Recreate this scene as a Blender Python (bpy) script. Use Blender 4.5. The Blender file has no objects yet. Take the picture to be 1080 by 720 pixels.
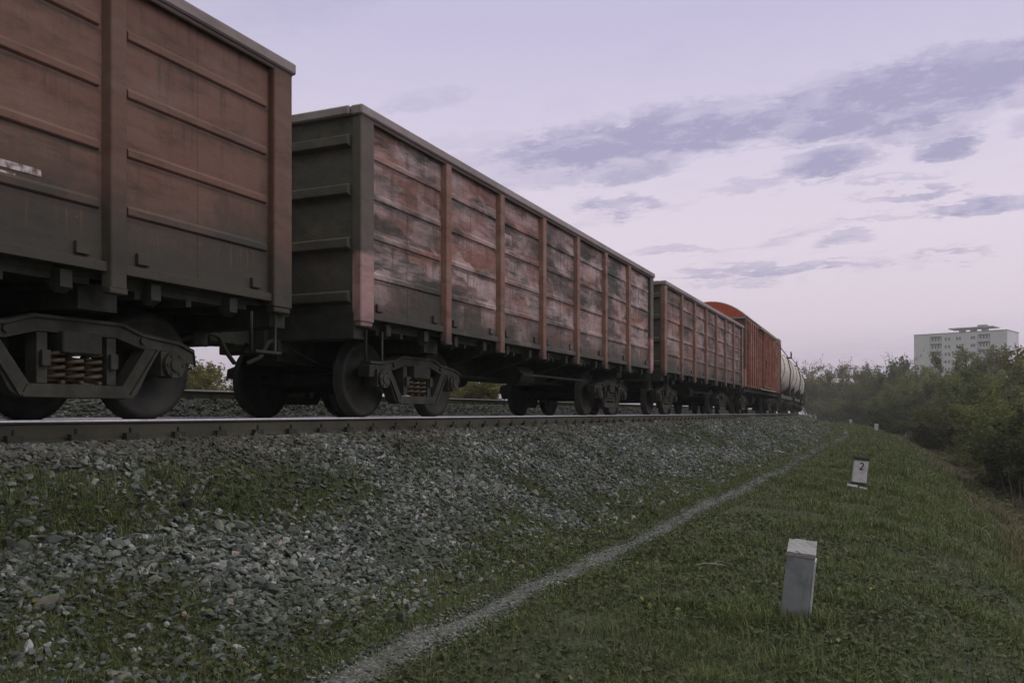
import bpy, bmesh, math, random
import numpy as np
from mathutils import Vector, Matrix
PI = math.pi
HAZE = .0008
R_ = math.radians
random.seed(7)
rng = np.random.default_rng(11)
sc = bpy.context.scene
col = sc.collection

# ------------------------------------------------------------------ camera frame and track geometry
TH = R_(23.98); CT, ST = math.cos(TH), math.sin(TH)
F = 903.6                      # focal length in photo pixels (1080 wide)
EYE = 0.055                    # eye height above rail top
TC = -6.97                     # lateral position of the near track's centre line
RAD, T0, TMAX = 700.0, 30.0, 300.0
CX = TC - RAD

def track(t, s=None):
    """point at distance t along the line, s = lateral (0 = camera's line, TC = track centre) -> x, y, heading"""
    if s is None: s = TC
    if t <= T0: return s, t, 0.0
    a = (min(t, TMAX) - T0) / RAD
    r = RAD + (s - TC)
    x, y = CX + r*math.cos(a), T0 + r*math.sin(a)
    if t > TMAX:
        x -= math.sin(a)*(t-TMAX); y += math.cos(a)*(t-TMAX)
    return x, y, a

def track_np(t, s):
    a = (np.clip(t, T0, TMAX) - T0)/RAD
    r = RAD + (s - TC)
    x = CX + r*np.cos(a); y = T0 + r*np.sin(a)
    e1 = np.minimum(t - T0, 0); e2 = np.maximum(t - TMAX, 0)
    return x - np.sin(a)*e2, y + e1 + np.cos(a)*e2

def inv_track(x, y):
    if y <= T0: return y, x
    a = math.atan2(y - T0, x - CX)
    am = (TMAX - T0)/RAD
    if a <= am:
        return T0 + RAD*a, math.hypot(x - CX, y - T0) - RAD + TC
    ca, sa = math.cos(am), math.sin(am)
    px, py = x - CX, y - T0
    return TMAX + (-px*sa + py*ca), px*ca + py*sa - RAD + TC

def ray(px, py, Z):
    """world point seen at photo pixel (px,py) at depth Z"""
    a = (px - 540)/F*Z; h = (435 - py)/F*Z
    return Vector((-ST*Z + CT*a, CT*Z + ST*a, EYE + h))

# ------------------------------------------------------------------ value noise
def _h(ix, iy, seed):
    n = (ix*374761393 + iy*668265263 + seed*974711) & 0x7fffffff
    n = ((n ^ (n >> 13))*1274126177) & 0x7fffffff
    return ((n ^ (n >> 16)) & 0xffff)/65535.0
def vnoise(x, y, seed=0):
    x = np.asarray(x, float); y = np.asarray(y, float)
    ix = np.floor(x).astype(np.int64); iy = np.floor(y).astype(np.int64)
    fx = x-ix; fy = y-iy
    fx = fx*fx*(3-2*fx); fy = fy*fy*(3-2*fy)
    a = _h(ix, iy, seed); b = _h(ix+1, iy, seed); c = _h(ix, iy+1, seed); d = _h(ix+1, iy+1, seed)
    return (a*(1-fx)+b*fx)*(1-fy) + (c*(1-fx)+d*fx)*fy
def fbm(x, y, seed=0, o=3):
    v = 0; a = .5
    for k in range(o):
        v = v + a*vnoise(x*2**k, y*2**k, seed+k*17); a *= .5
    return v/(1-.5**o)

# ------------------------------------------------------------------ terrain profile
PROF = [(-900,-2.2),(-60,-1.6),(-20,-.9),(-16,-.35),(-14.4,.2),(-14.0,.24),(-9.9,.24),(-9.4,.14),(-8.65,-.2),(-5.55,-.2),(-5.3,-.26),
        (-3.75,-1.2),(-3.3,-1.29),(-2.57,-1.36),(-1.5,-1.41),(-.4,-1.47),(.4,-1.58),(1.0,-1.84),(2.4,-2.62),(4.6,-3.8),(6,-4.15),(40,-4.5),(900,-4.5)]
PS = np.array([p[0] for p in PROF]); PZ = np.array([p[1] for p in PROF])
def smooth(a, b, x):
    k = np.clip((x-a)/(b-a), 0, 1); return k*k*(3-2*k)
def zt(t, s):
    t = np.asarray(t, float); s = np.asarray(s, float)
    z = (np.interp(s-.12, PS, PZ)+np.interp(s+.12, PS, PZ)+np.interp(s, PS, PZ))/3
    g = smooth(-5.3, -4.4, s)
    z = z + g*(fbm(t*.9, s*.9, 3)-.5)*.10 + g*(fbm(t*.25, s*.35, 9)-.5)*.16
    z = z + smooth(.6, 3, s)*(fbm(t*.12, s*.3, 21)-.5)*.5
    z = z + (1-smooth(-20, -15, s))*(fbm(t*.1, s*.1, 31)-.5)*.4
    return z
def path_c(t):
    return -2.56 + .07*np.sin(t*.21+3.4) + .035*np.sin(t*.55+2) + .42*smooth(36, 62, t)
def ground_at(x, y):
    t, s = inv_track(x, y)
    return float(zt(t, s))
def hit_ground(px, py):
    Z = 2.0
    while Z < 400:
        p = ray(px, py, Z)
        if p.z <= ground_at(p.x, p.y): return p
        Z *= 1.004
    return p

# ------------------------------------------------------------------ material helpers
def s2l(c):
    return tuple(((v/255)/12.92 if v/255 <= .04045 else ((v/255+.055)/1.055)**2.4) for v in c)
class NT:
    def __init__(self, name):
        self.m = bpy.data.materials.new(name); self.m.use_nodes = True
        self.t = self.m.node_tree; self.n = self.t.nodes; self.l = self.t.links
        self.bsdf = self.n['Principled BSDF']
        self.bsdf.inputs['Specular IOR Level'].default_value = .3
    def node(self, typ, **kw):
        nd = self.n.new(typ)
        for k, v in kw.items():
            if k in nd.inputs.keys() if isinstance(k, str) else False: pass
            setattr(nd, k, v)
        return nd
    def link(self, a, b): self.l.new(a, b)
    def val(self, x, sock):
        if hasattr(x, 'links') or isinstance(x, bpy.types.NodeSocket): self.l.new(x, sock)
        else: sock.default_value = x if not (isinstance(x, tuple) and len(x) == 3 and sock.type == 'RGBA') else (*x, 1)
    def coord(self, kind='Object', scale=(1,1,1), loc=(0,0,0)):
        c = self.n.new('ShaderNodeTexCoord'); mp = self.n.new('ShaderNodeMapping')
        self.l.new(c.outputs[kind], mp.inputs['Vector'])
        mp.inputs['Scale'].default_value = scale; mp.inputs['Location'].default_value = loc
        return mp.outputs['Vector']
    def noise(self, vec, scale, detail=4, rough=.55, dist=0, w=None):
        nd = self.n.new('ShaderNodeTexNoise')
        if w is not None:
            nd.noise_dimensions = '4D'; nd.inputs['W'].default_value = w
        self.l.new(vec, nd.inputs['Vector'])
        nd.inputs['Scale'].default_value = scale; nd.inputs['Detail'].default_value = detail
        nd.inputs['Roughness'].default_value = rough; nd.inputs['Distortion'].default_value = dist
        return nd.outputs['Fac']
    def ramp(self, fac, a, b, lo=0., hi=1.):
        nd = self.n.new('ShaderNodeMapRange'); nd.interpolation_type = 'SMOOTHSTEP'
        self.l.new(fac, nd.inputs['Value'])
        nd.inputs['From Min'].default_value = a; nd.inputs['From Max'].default_value = b
        nd.inputs['To Min'].default_value = lo; nd.inputs['To Max'].default_value = hi
        return nd.outputs['Result']
    def mix(self, fac, a, b, mode='MIX'):
        nd = self.n.new('ShaderNodeMix'); nd.data_type = 'RGBA'; nd.blend_type = mode
        self.val(fac, nd.inputs[0]); self.val(a, nd.inputs[6]); self.val(b, nd.inputs[7])
        return nd.outputs[2]
    def math(self, op, a, b=None, clamp=False):
        nd = self.n.new('ShaderNodeMath'); nd.operation = op; nd.use_clamp = clamp
        self.val(a, nd.inputs[0])
        if b is not None: self.val(b, nd.inputs[1])
        return nd.outputs[0]
    def bump(self, h, strength=.3, dist=.02):
        nd = self.n.new('ShaderNodeBump'); nd.inputs['Strength'].default_value = strength; nd.inputs['Distance'].default_value = dist
        self.l.new(h, nd.inputs['Height']); self.l.new(nd.outputs['Normal'], self.bsdf.inputs['Normal'])
    def sep(self, vec):
        nd = self.n.new('ShaderNodeSeparateXYZ'); self.l.new(vec, nd.inputs[0]); return nd.outputs
    def out(self, color, rough=.8, metal=0.):
        self.val(color, self.bsdf.inputs['Base Color']); self.val(rough, self.bsdf.inputs['Roughness'])
        self.bsdf.inputs['Metallic'].default_value = metal
        return self.m
    def island(self):
        return self.n.new('ShaderNodeNewGeometry').outputs['Random Per Island']
    def attr(self, name):
        nd = self.n.new('ShaderNodeAttribute'); nd.attribute_name = name; return nd.outputs['Fac']
    def objrand(self):
        return self.n.new('ShaderNodeObjectInfo').outputs['Random']
    def cramp(self, fac, stops, interp='LINEAR'):
        nd = self.n.new('ShaderNodeValToRGB'); cr = nd.color_ramp; cr.interpolation = interp
        while len(cr.elements) < len(stops): cr.elements.new(.5)
        for e, (p, c) in zip(cr.elements, stops): e.position = p; e.color = (*c, 1)
        self.l.new(fac, nd.inputs[0]); return nd.outputs[0]

def paint_mat(name, base, pale, grime, w, pale_amt=.5, grime_amt=.5, patch=0., rough=.62, low=1.35, bare=None):
    """old wagon paint: faded areas, repainted patches, grime, dirt thrown up along the bottom"""
    m = NT(name)
    P = m.coord('Object')
    X = m.sep(P)
    A = m.coord('Object', (1,.26,1.25))
    n1 = m.noise(A, 1.7, 8, .74, .15, w)
    n2 = m.noise(A, 4.2, 8, .74, .1, w+3.1)
    n3 = m.noise(m.coord('Object', (1,.9,.28)), 4.5, 5, .6, 0, w+7.7)
    c = m.mix(m.ramp(n1, .56-.3*pale_amt, .80-.3*pale_amt), base, pale)
    if patch > 0:
        v = m.n.new('ShaderNodeTexVoronoi'); v.distance = 'CHEBYCHEV'; v.voronoi_dimensions = '3D'
        m.l.new(m.coord('Object', (.02, 1.0, 1.7), (w, w*1.7, w*.6)), v.inputs['Vector']); v.inputs['Scale'].default_value = 1.7
        v.inputs['Randomness'].default_value = .85
        r = m.sep(v.outputs['Color'])
        sel = m.ramp(r[0], .5, .8)
        edge = m.ramp(n2, .36, .62)
        c = m.mix(m.math('MULTIPLY', m.math('MULTIPLY', sel, edge), patch), c, tuple(min(1, p*1.28) for p in pale))
        sel2 = m.ramp(r[1], .55, .85)
        c = m.mix(m.math('MULTIPLY', m.math('MULTIPLY', sel2, edge), patch*.8), c, (.055,.052,.047))
    if patch > .5:     # scribbles and rubbed off chalk
        n5 = m.noise(m.coord('Object', (1,.4,2.2)), 6.5, 7, .78, .3, w+11)
        c = m.mix(m.ramp(n5, .54, .70, 0, .6), c, tuple(min(1, p*1.15) for p in pale))
        n6 = m.noise(A, 2.2, 4, .6, .4, w+17)
        c = m.mix(m.ramp(n6, .52, .70, 0, .75), c, (.31,.125,.095))
    c = m.mix(m.math('MULTIPLY', m.ramp(n2, .47, .70), grime_amt), c, grime)
    c = m.mix(m.math('MULTIPLY', m.ramp(n3, .56, .72), .35*grime_amt+.1), c, tuple(g*.8 for g in grime))
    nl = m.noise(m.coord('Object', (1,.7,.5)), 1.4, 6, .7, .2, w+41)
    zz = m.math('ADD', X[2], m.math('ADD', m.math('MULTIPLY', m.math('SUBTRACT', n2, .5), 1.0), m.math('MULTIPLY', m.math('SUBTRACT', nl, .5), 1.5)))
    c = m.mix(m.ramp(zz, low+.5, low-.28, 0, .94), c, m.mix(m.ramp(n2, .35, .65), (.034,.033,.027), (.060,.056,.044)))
    if patch > .5:     # whole bays gone dark with old soot
        nb = m.noise(m.coord('Object', (1,.55,.9)), .9, 4, .65, .4, w+37)
        c = m.mix(m.ramp(m.math('ADD', nb, m.math('MULTIPLY', n2, .35)), .62, .80, 0, .85), c, (.045,.044,.037))
    if patch > 0:
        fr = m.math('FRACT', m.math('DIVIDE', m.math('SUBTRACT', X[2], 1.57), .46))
        run = m.noise(m.coord('Object', (1,1,.10)), 9, 5, .7, 0, w+23)
        run2 = m.noise(m.coord('Object', (1,1,.05)), 26, 3, .6, 0, w+29)
        c = m.mix(m.math('MULTIPLY', m.math('MULTIPLY', m.ramp(run, .50, .66), m.ramp(fr, .15, .95, .15, 1.)), .75), c, (.075,.048,.034))
        c = m.mix(m.math('MULTIPLY', m.math('MULTIPLY', m.ramp(run2, .56, .68), m.ramp(fr, .3, .95, .0, 1.)), .55), c, (.20,.095,.06))
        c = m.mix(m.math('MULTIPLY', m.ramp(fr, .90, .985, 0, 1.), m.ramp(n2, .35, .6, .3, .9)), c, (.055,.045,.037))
        chip = m.noise(P, 17, 6, .75, .2, w+31)
        c = m.mix(m.ramp(chip, .63, .67, 0, .8), c, (.105,.06,.042))
        c = m.mix(m.ramp(chip, .36, .33, 0, .5), c, tuple(min(1, q*1.1) for q in pale))
    if bare:   # primer repair on the foot, old grimy paint above it
        c = m.mix(m.ramp(m.math('ADD', X[2], m.math('MULTIPLY', n2, .3)), bare+.1, bare+.2, 0, .88), c, (.075,.068,.058))
    m.bump(m.math('ADD', m.noise(P, 9, 5, .6, 0, w), m.math('MULTIPLY', m.noise(P, 1.6, 2, .5, 0, w), 5.)), .4, .02)
    return m.out(c, m.ramp(n2, .3, .7, rough-.1, rough+.2))

def simple_mat(name, c, rough=.8, metal=0., var=.3, scale=6., bump=.2, dark=None):
    m = NT(name); P = m.coord('Object')
    n = m.noise(P, scale, 5, .6)
    d = dark or tuple(v*(1-var) for v in c)
    m.bump(m.noise(P, scale*4, 4), bump, .01)
    return m.out(m.mix(m.ramp(n, .35, .65), d, c), rough, metal)

M = {}
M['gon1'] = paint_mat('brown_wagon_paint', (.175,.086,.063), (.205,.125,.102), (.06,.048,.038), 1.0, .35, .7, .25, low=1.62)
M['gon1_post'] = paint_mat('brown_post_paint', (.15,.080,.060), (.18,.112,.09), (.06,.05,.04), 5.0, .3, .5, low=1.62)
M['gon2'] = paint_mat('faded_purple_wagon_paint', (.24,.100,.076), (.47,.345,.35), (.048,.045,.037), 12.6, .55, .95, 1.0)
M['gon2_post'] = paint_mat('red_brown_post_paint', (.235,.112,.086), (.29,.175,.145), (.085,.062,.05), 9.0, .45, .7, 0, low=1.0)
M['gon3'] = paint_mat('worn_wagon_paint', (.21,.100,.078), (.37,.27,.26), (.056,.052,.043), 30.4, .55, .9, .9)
M['end_dark'] = paint_mat('grimy_shaded_end_paint', (.10,.088,.075), (.16,.115,.10), (.055,.056,.047), 44.0, .3, .8)  # colour darkened for grime and for the shade in the gap between wagons
M['chord'] = paint_mat('weathered_top_rail_paint', (.27,.215,.215), (.36,.30,.31), (.13,.11,.105), 3.0, .5, .4)
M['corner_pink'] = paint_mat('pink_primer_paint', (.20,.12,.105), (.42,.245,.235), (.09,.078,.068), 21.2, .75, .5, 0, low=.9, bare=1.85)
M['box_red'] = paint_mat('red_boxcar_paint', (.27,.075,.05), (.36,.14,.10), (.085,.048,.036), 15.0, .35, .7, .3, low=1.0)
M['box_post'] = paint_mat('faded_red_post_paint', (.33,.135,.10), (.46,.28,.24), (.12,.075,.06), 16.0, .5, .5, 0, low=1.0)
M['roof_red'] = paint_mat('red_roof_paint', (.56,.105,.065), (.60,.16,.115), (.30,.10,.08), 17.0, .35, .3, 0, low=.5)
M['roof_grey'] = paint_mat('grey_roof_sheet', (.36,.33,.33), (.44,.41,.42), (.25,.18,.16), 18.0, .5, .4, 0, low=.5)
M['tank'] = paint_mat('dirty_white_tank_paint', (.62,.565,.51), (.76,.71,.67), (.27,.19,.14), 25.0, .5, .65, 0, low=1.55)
M['iron'] = simple_mat('dusty_black_iron', (.044,.045,.036), .85, 0, .4, 5)
M['iron_l'] = simple_mat('dusty_cast_iron', (.060,.059,.047), .8, 0, .45, 4)
M['spring'] = simple_mat('rusty_spring_steel', (.13,.098,.058), .7, 0, .5, 7)
M['wheel'] = simple_mat('wheel_steel', (.040,.040,.033), .7, 0, .4, 5)
M['tread'] = simple_mat('polished_steel', (.62,.62,.62), .38, 1., .15, 20, .05)
M['white_mark'] = simple_mat('worn_white_marking', (.60,.55,.55), .8, 0, .45, 16, .2, (.19,.10,.078))
M['yellow_mark'] = simple_mat('worn_ochre_marking', (.33,.27,.16), .8, 0, .5, 9)

# ------------------------------------------------------------------ mesh builder
class MB:
    def __init__(s): s.v = []; s.f = []; s.mi = []; s.sm = []
    def add(s, vs, fs, mi=0, smooth=False):
        o = len(s.v); s.v += [tuple(v) for v in vs]
        for f in fs: s.f.append(tuple(i+o for i in f)); s.mi.append(mi); s.sm.append(smooth)
        return s
    def box(s, c, d, rot=None, mi=0, taper=None):
        hx, hy, hz = d[0]/2, d[1]/2, d[2]/2
        vs = [Vector((x*hx, y*hy, z*hz)) for z in (-1,1) for y in (-1,1) for x in (-1,1)]
        if taper:
            for v in vs:
                if v.z > 0: v.x *= taper; v.y *= taper
        if rot is not None: vs = [rot @ v for v in vs]
        c = Vector(c)
        return s.add([v+c for v in vs], [(0,2,3,1),(4,5,7,6),(0,1,5,4),(2,6,7,3),(0,4,6,2),(1,3,7,5)], mi)
    def cyl(s, p0, p1, r0, r1=None, n=12, mi=0, cap=True, smooth=True):
        p0, p1 = Vector(p0), Vector(p1); r1 = r0 if r1 is None else r1
        d = (p1-p0).normalized(); a = d.orthogonal().normalized(); b = d.cross(a)
        vs = []
        for p, r in ((p0, r0), (p1, r1)):
            for k in range(n):
                t = 2*PI*k/n; vs.append(p + (a*math.cos(t)+b*math.sin(t))*r)
        s.add(vs, [(k, (k+1)%n, n+(k+1)%n, n+k) for k in range(n)], mi, smooth)
        if cap: s.add(vs, [tuple(range(n))[::-1], tuple(range(n, 2*n))], mi)
        return s
    def tube(s, pts, r, n=6, mi=0, closed_ends=True):
        pts = [Vector(p) for p in pts]; rs = r if isinstance(r, (list, tuple)) else [r]*len(pts)
        vs = []; ref = None
        for i, p in enumerate(pts):
            d = (pts[min(i+1, len(pts)-1)]-pts[max(i-1, 0)]).normalized()
            if ref is None: ref = d.orthogonal().normalized()
            a = (ref - d*ref.dot(d))
            a = a.normalized() if a.length > 1e-5 else d.orthogonal().normalized()
            ref = a; b = d.cross(a)
            for k in range(n):
                t = 2*PI*k/n; vs.append(p+(a*math.cos(t)+b*math.sin(t))*rs[i])
        fs = [(i*n+k, i*n+(k+1)%n, (i+1)*n+(k+1)%n, (i+1)*n+k) for i in range(len(pts)-1) for k in range(n)]
        s.add(vs, fs, mi, True)
        if closed_ends:
            L = (len(pts)-1)*n
            s.add(vs[:n], [tuple(range(n))[::-1]], mi); s.add(vs[L:], [tuple(range(n))], mi)
        return s
    def prism(s, poly, a, b, plane='yz', mi=0):
        """polygon in a plane, extruded from a to b along the third axis"""
        def P(u, v, w):
            return {'yz': (w,u,v), 'xz': (u,w,v), 'xy': (u,v,w)}[plane]
        n = len(poly)
        vs = [P(u, v, a) for u, v in poly] + [P(u, v, b) for u, v in poly]
        fs = [tuple(range(n))[::-1], tuple(range(n, 2*n))] + [(k, (k+1)%n, n+(k+1)%n, n+k) for k in range(n)]
        return s.add(vs, fs, mi)
    def lathe(s, prof, axis, center, n=32, mi=0, smooth=True):
        """prof: list of (along, radius); axis 0=x 1=y 2=z"""
        vs = []; c = Vector(center)
        for (h, r) in prof:
            for k in range(n):
                t = 2*PI*k/n; u, v = r*math.cos(t), r*math.sin(t)
                p = [(h,u,v), (u,h,v), (u,v,h)][axis]; vs.append(c+Vector(p))
        fs = [(i*n+k, i*n+(k+1)%n, (i+1)*n+(k+1)%n, (i+1)*n+k) for i in range(len(prof)-1) for k in range(n)]
        return s.add(vs, fs, mi, smooth)
    def build(s, name, mats, parent=None, bevel=0, label=None):
        me = bpy.data.meshes.new(name)
        me.from_pydata(s.v, [], s.f)
        mats = mats if isinstance(mats, (list, tuple)) else [mats]
        for m in mats: me.materials.append(m)
        me.polygons.foreach_set('material_index', s.mi); me.polygons.foreach_set('use_smooth', s.sm)
        bm = bmesh.new(); bm.from_mesh(me); bmesh.ops.recalc_face_normals(bm, faces=bm.faces); bm.to_mesh(me); bm.free()
        me.update()
        o = bpy.data.objects.new(name, me); col.objects.link(o)
        if parent is not None: o.parent = parent
        if bevel:
            b = o.modifiers.new('edge', 'BEVEL'); b.width = bevel; b.segments = 1; b.limit_method = 'ANGLE'; b.angle_limit = R_(40)
        if label: o['label'] = label
        return o

def np_mesh(name, V, Fa, mat, smooth=False, attrs=None, parent=None):
    me = bpy.data.meshes.new(name)
    V = np.ascontiguousarray(V, dtype=np.float32).reshape(-1, 3); Fa = np.ascontiguousarray(Fa, dtype=np.int32)
    k = Fa.shape[1]
    me.vertices.add(len(V)); me.vertices.foreach_set('co', V.ravel())
    me.loops.add(Fa.size); me.loops.foreach_set('vertex_index', Fa.ravel())
    me.polygons.add(len(Fa)); me.polygons.foreach_set('loop_start', np.arange(len(Fa), dtype=np.int32)*k)
    me.polygons.foreach_set('loop_total', np.full(len(Fa), k, dtype=np.int32))
    me.polygons.foreach_set('use_smooth', np.full(len(Fa), smooth))
    if attrs:
        for n, a in attrs.items():
            at = me.attributes.new(n, 'FLOAT', 'POINT'); at.data.foreach_set('value', np.ascontiguousarray(a, dtype=np.float32).ravel())
    me.update(calc_edges=True)
    me.materials.append(mat)
    o = bpy.data.objects.new(name, me); col.objects.link(o)
    if parent is not None: o.parent = parent
    return o

def empty(name, loc=(0,0,0), rz=0):
    o = bpy.data.objects.new(name, None); col.objects.link(o); o.location = loc; o.rotation_euler = (0,0,rz)
    o.empty_display_size = .3
    return o
def tag(o, label=None, cat=None, group=None, kind=None):
    if label: o['label'] = label
    if cat: o['category'] = cat
    if group: o['group'] = group
    if kind: o['kind'] = kind
    return o
def copy_tree(o, parent=None):
    c = o.copy(); col.objects.link(c); c.parent = parent
    for ch in list(o.children): copy_tree(ch, c)
    return c

# ballast patches overgrown with grass (shared by the grass and the stones)
def overgrown(t, s):
    band = np.exp(-((s+4.86-.06*(t-4)+.25*(fbm(t*.7,t*0+5,72)-.5))/.40)**2)*(1-smooth(5.6, 8.2, t))
    blot = smooth(.56, .68, fbm(t*.55+7, s*1.1, 51))*smooth(-5.4,-5.0,s)
    toe = smooth(-4.15, -3.5, s + (fbm(t*.8, s*1.2, 61)-.5)*1.6 + .20*(1-smooth(3.2, 5, t)))
    return np.clip(np.maximum(np.maximum(np.clip(band*1.35,0,1)*(.55+.45*smooth(.2,.4,fbm(t*1.3,s*2.2,71))), blot*.85), toe), 0, 1)

# ================================================================== SETTING: ground
def ground_mat():
    m = NT('embankment_ground')
    s = m.attr('s'); tt = m.attr('t')
    P = m.coord('Object')
    n1 = m.noise(P, .8, 5, .6); n2 = m.noise(P, 7, 5, .65); n3 = m.noise(P, 40, 3, .6)
    grass = m.mix(m.ramp(n1, .38, .62), (.042,.050,.026), (.066,.073,.034))
    grass = m.mix(m.ramp(n2, .5, .7), grass, (.058,.052,.034))
    grass = m.mix(m.ramp(m.noise(P, 26, 6, .7), .42, .62, 0, .8), grass, (.022,.025,.016))
    grass = m.mix(m.ramp(n3, .56, .74, 0, .6), grass, (.10,.108,.05))
    vo = m.n.new('ShaderNodeTexVoronoi'); vo.inputs['Scale'].default_value = 19; m.l.new(P, vo.inputs['Vector'])
    cell = m.sep(vo.outputs['Color'])[0]
    grav = m.cramp(cell, [(0,(.045,.052,.044)),(.5,(.10,.106,.094)),(.85,(.18,.18,.168)),(1,(.28,.275,.265))])
    grav = m.mix(m.ramp(vo.outputs['Distance'], .25, .6), grav, (.028,.027,.023))
    edge = m.math('ADD', s, m.math('MULTIPLY', m.math('SUBTRACT', n1, .5), 1.4))
    isg = m.ramp(edge, -3.75, -3.35)
    isg2 = m.ramp(edge, -14.6, -15.4)
    g = m.math('MAXIMUM', m.math('MAXIMUM', isg, isg2), m.ramp(m.math('ADD', m.attr('og'), m.math('MULTIPLY', m.math('SUBTRACT', n2, .5), .8)), .3, .6))
    c = m.mix(g, grav, grass)
    m.bump(m.math('ADD', m.math('MULTIPLY', n2, .5), m.math('MULTIPLY', m.math('SUBTRACT', 1., vo.outputs['Distance']), .6)), .6, .04)
    return m.out(c, .95)
M['ground'] = ground_mat()
ts = np.concatenate([np.arange(-60,-4,2.5), np.arange(-4,1,.5), np.arange(1,26,.13), np.arange(26,60,.4), np.arange(60,140,1.2), np.arange(140,320,6), np.geomspace(320,3200,24)])
ss = np.concatenate([-np.geomspace(900,16.5,24), np.arange(-16,-9,.4), np.arange(-9,-5.7,.25), np.arange(-5.7,3.2,.11), np.arange(3.2,8,.3), np.geomspace(8,900,26)])
TT, SS = np.meshgrid(ts, ss, indexing='ij')
gx, gy = track_np(TT, SS); gz = zt(TT, SS)
ns = len(ss); idx = np.arange(len(ts)*ns).reshape(len(ts), ns)
Fq = np.stack([idx[:-1,:-1], idx[:-1,1:], idx[1:,1:], idx[1:,:-1]], -1).reshape(-1,4)
ground = np_mesh('ground', np.stack([gx,gy,gz], -1), Fq, M['ground'], True, {'s': SS, 't': TT, 'og': overgrown(TT, SS)})
tag(ground, 'railway embankment of grass and ballast', kind='structure')

# footpath: a worn strip of fine gravel with ragged edges
def path_mat():
    m = NT('worn_path_gravel'); P = m.coord('Object')
    vo = m.n.new('ShaderNodeTexVoronoi'); vo.inputs['Scale'].default_value = 55; m.l.new(P, vo.inputs['Vector'])
    cell = m.sep(vo.outputs['Color'])[0]
    n = m.noise(P, 3, 5, .65)
    c = m.cramp(cell, [(0,(.055,.052,.05)),(.6,(.108,.101,.104)),(1,(.21,.2,.206))])
    c = m.mix(m.ramp(n, .45, .7), c, (.10,.094,.085))
    m.bump(m.math('ADD', vo.outputs['Distance'], n), .5, .015)
    return m.out(c, .95)
pt = np.concatenate([np.arange(.8,40,.12), np.arange(40,150,.5)])
NW = 7
PVV = []
for k in range(NW):
    u = -1+2*k/(NW-1)
    hw = (.128 + .09*(fbm(pt*1.7, pt*0+3*np.sign(u), 40)-.5)*2 + .0009*pt )*np.abs(u)
    s_ = path_c(pt) + hw*np.sign(u)
    zz = zt(pt, s_) + .014 - .02*np.abs(u)**3
    x_, y_ = track_np(pt, s_); PVV.append(np.stack([x_,y_,zz], -1))
PVV = np.stack(PVV, 1)
pid = np.arange(len(pt)*NW).reshape(len(pt), NW)
path = np_mesh('path', PVV, np.stack([pid[:-1,:-1],pid[:-1,1:],pid[1:,1:],pid[1:,:-1]], -1).reshape(-1,4), path_mat(), True)
tag(path, 'narrow worn footpath along the embankment', kind='structure')

# ------------------------------------------------------------------ view test (with a margin, so steps aside still see full cover)
def in_view(x, y, z, mx=260, my=160):
    Z = -ST*x + CT*y; X = CT*x + ST*y
    Zc = np.maximum(Z, .01)
    px = 540 + F*X/Zc; py = 435 - F*(z-EYE)/Zc
    return (Z > .8) & (px > -mx) & (px < 1080+mx) & (py < 720+my)

def logt(n, a, b): return a*np.exp(rng.random(n)*math.log(b/a))

# ------------------------------------------------------------------ stones
def ico(sub):
    bm = bmesh.new(); bmesh.ops.create_icosphere(bm, subdivisions=sub, radius=1)
    V = np.array([v.co[:] for v in bm.verts]); Fc = np.array([[v.index for v in f.verts] for f in bm.faces]); bm.free()
    return V, Fc
def rock_templates(sub, k):
    out = []
    for i in range(k):
        V, Fc = ico(sub)
        V = V.copy()
        for _ in range(10):                      # planes cut facets off the ball
            d = rng.normal(size=3); d /= np.linalg.norm(d); h = rng.uniform(.34,.68)
            o = V@d - h
            V -= np.where(o > 0, o, 0)[:,None]*d
        V *= np.array([1, rng.uniform(.6,.9), rng.uniform(.42,.7)])
        V += rng.normal(size=V.shape)*.015; V /= np.abs(V).max()
        out.append(V)
    return out, Fc
def rotmats(n, tilt=.5):
    a = rng.random(n)*2*PI; b = rng.normal(size=n)*tilt; c = rng.normal(size=n)*tilt
    ca, sa, cb, sb, cc, s_c = np.cos(a), np.sin(a), np.cos(b), np.sin(b), np.cos(c), np.sin(c)
    z = np.zeros(n); o = np.ones(n)
    Rz = np.stack([ca,-sa,z, sa,ca,z, z,z,o], -1).reshape(n,3,3)
    Rx = np.stack([o,z,z, z,cb,-sb, z,sb,cb], -1).reshape(n,3,3)
    Ry = np.stack([cc,z,s_c, z,o,z, -s_c,z,cc], -1).reshape(n,3,3)
    return Rz@Rx@Ry
def stone_mesh(t, s, r, sub, lift=.25):
    x, y = track_np(t, s); z = zt(t, s) + r*lift
    n = len(t); tm, Fc = rock_templates(sub, 10)
    which = rng.integers(0, len(tm), n); V = np.array(tm)[which]
    V = np.einsum('nij,nkj->nki', rotmats(n), V)*r[:,None,None] + np.stack([x,y,z], -1)[:,None,:]
    global STONE_S
    STONE_S = np.repeat(s, V.shape[1])
    Fa = (Fc[None]+ (np.arange(n)*V.shape[1])[:,None,None]).reshape(-1,3)
    return V.reshape(-1,3), Fa
def stone_mat(name, stops, rail=False):
    m = NT(name); P = m.coord('Object'); i = m.island()
    c = m.cramp(i, stops); n = m.noise(P, 30, 4, .6); n2 = m.noise(P, 1.3, 3, .5)
    c = m.mix(m.ramp(n, .35, .7, 0, .5), c, (.075,.075,.07))
    c = m.mix(m.ramp(n2, .40, .64, 0, .72), c, (.055,.062,.043))
    if rail: c = m.mix(m.math('MULTIPLY', m.ramp(m.attr('s'), -4.9, -5.5, 0, .55), m.ramp(n2, .3, .6, .4, 1.)), c, (.098,.078,.058))
    m.bump(n, .3, .006)
    return m.out(c, .85)
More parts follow.
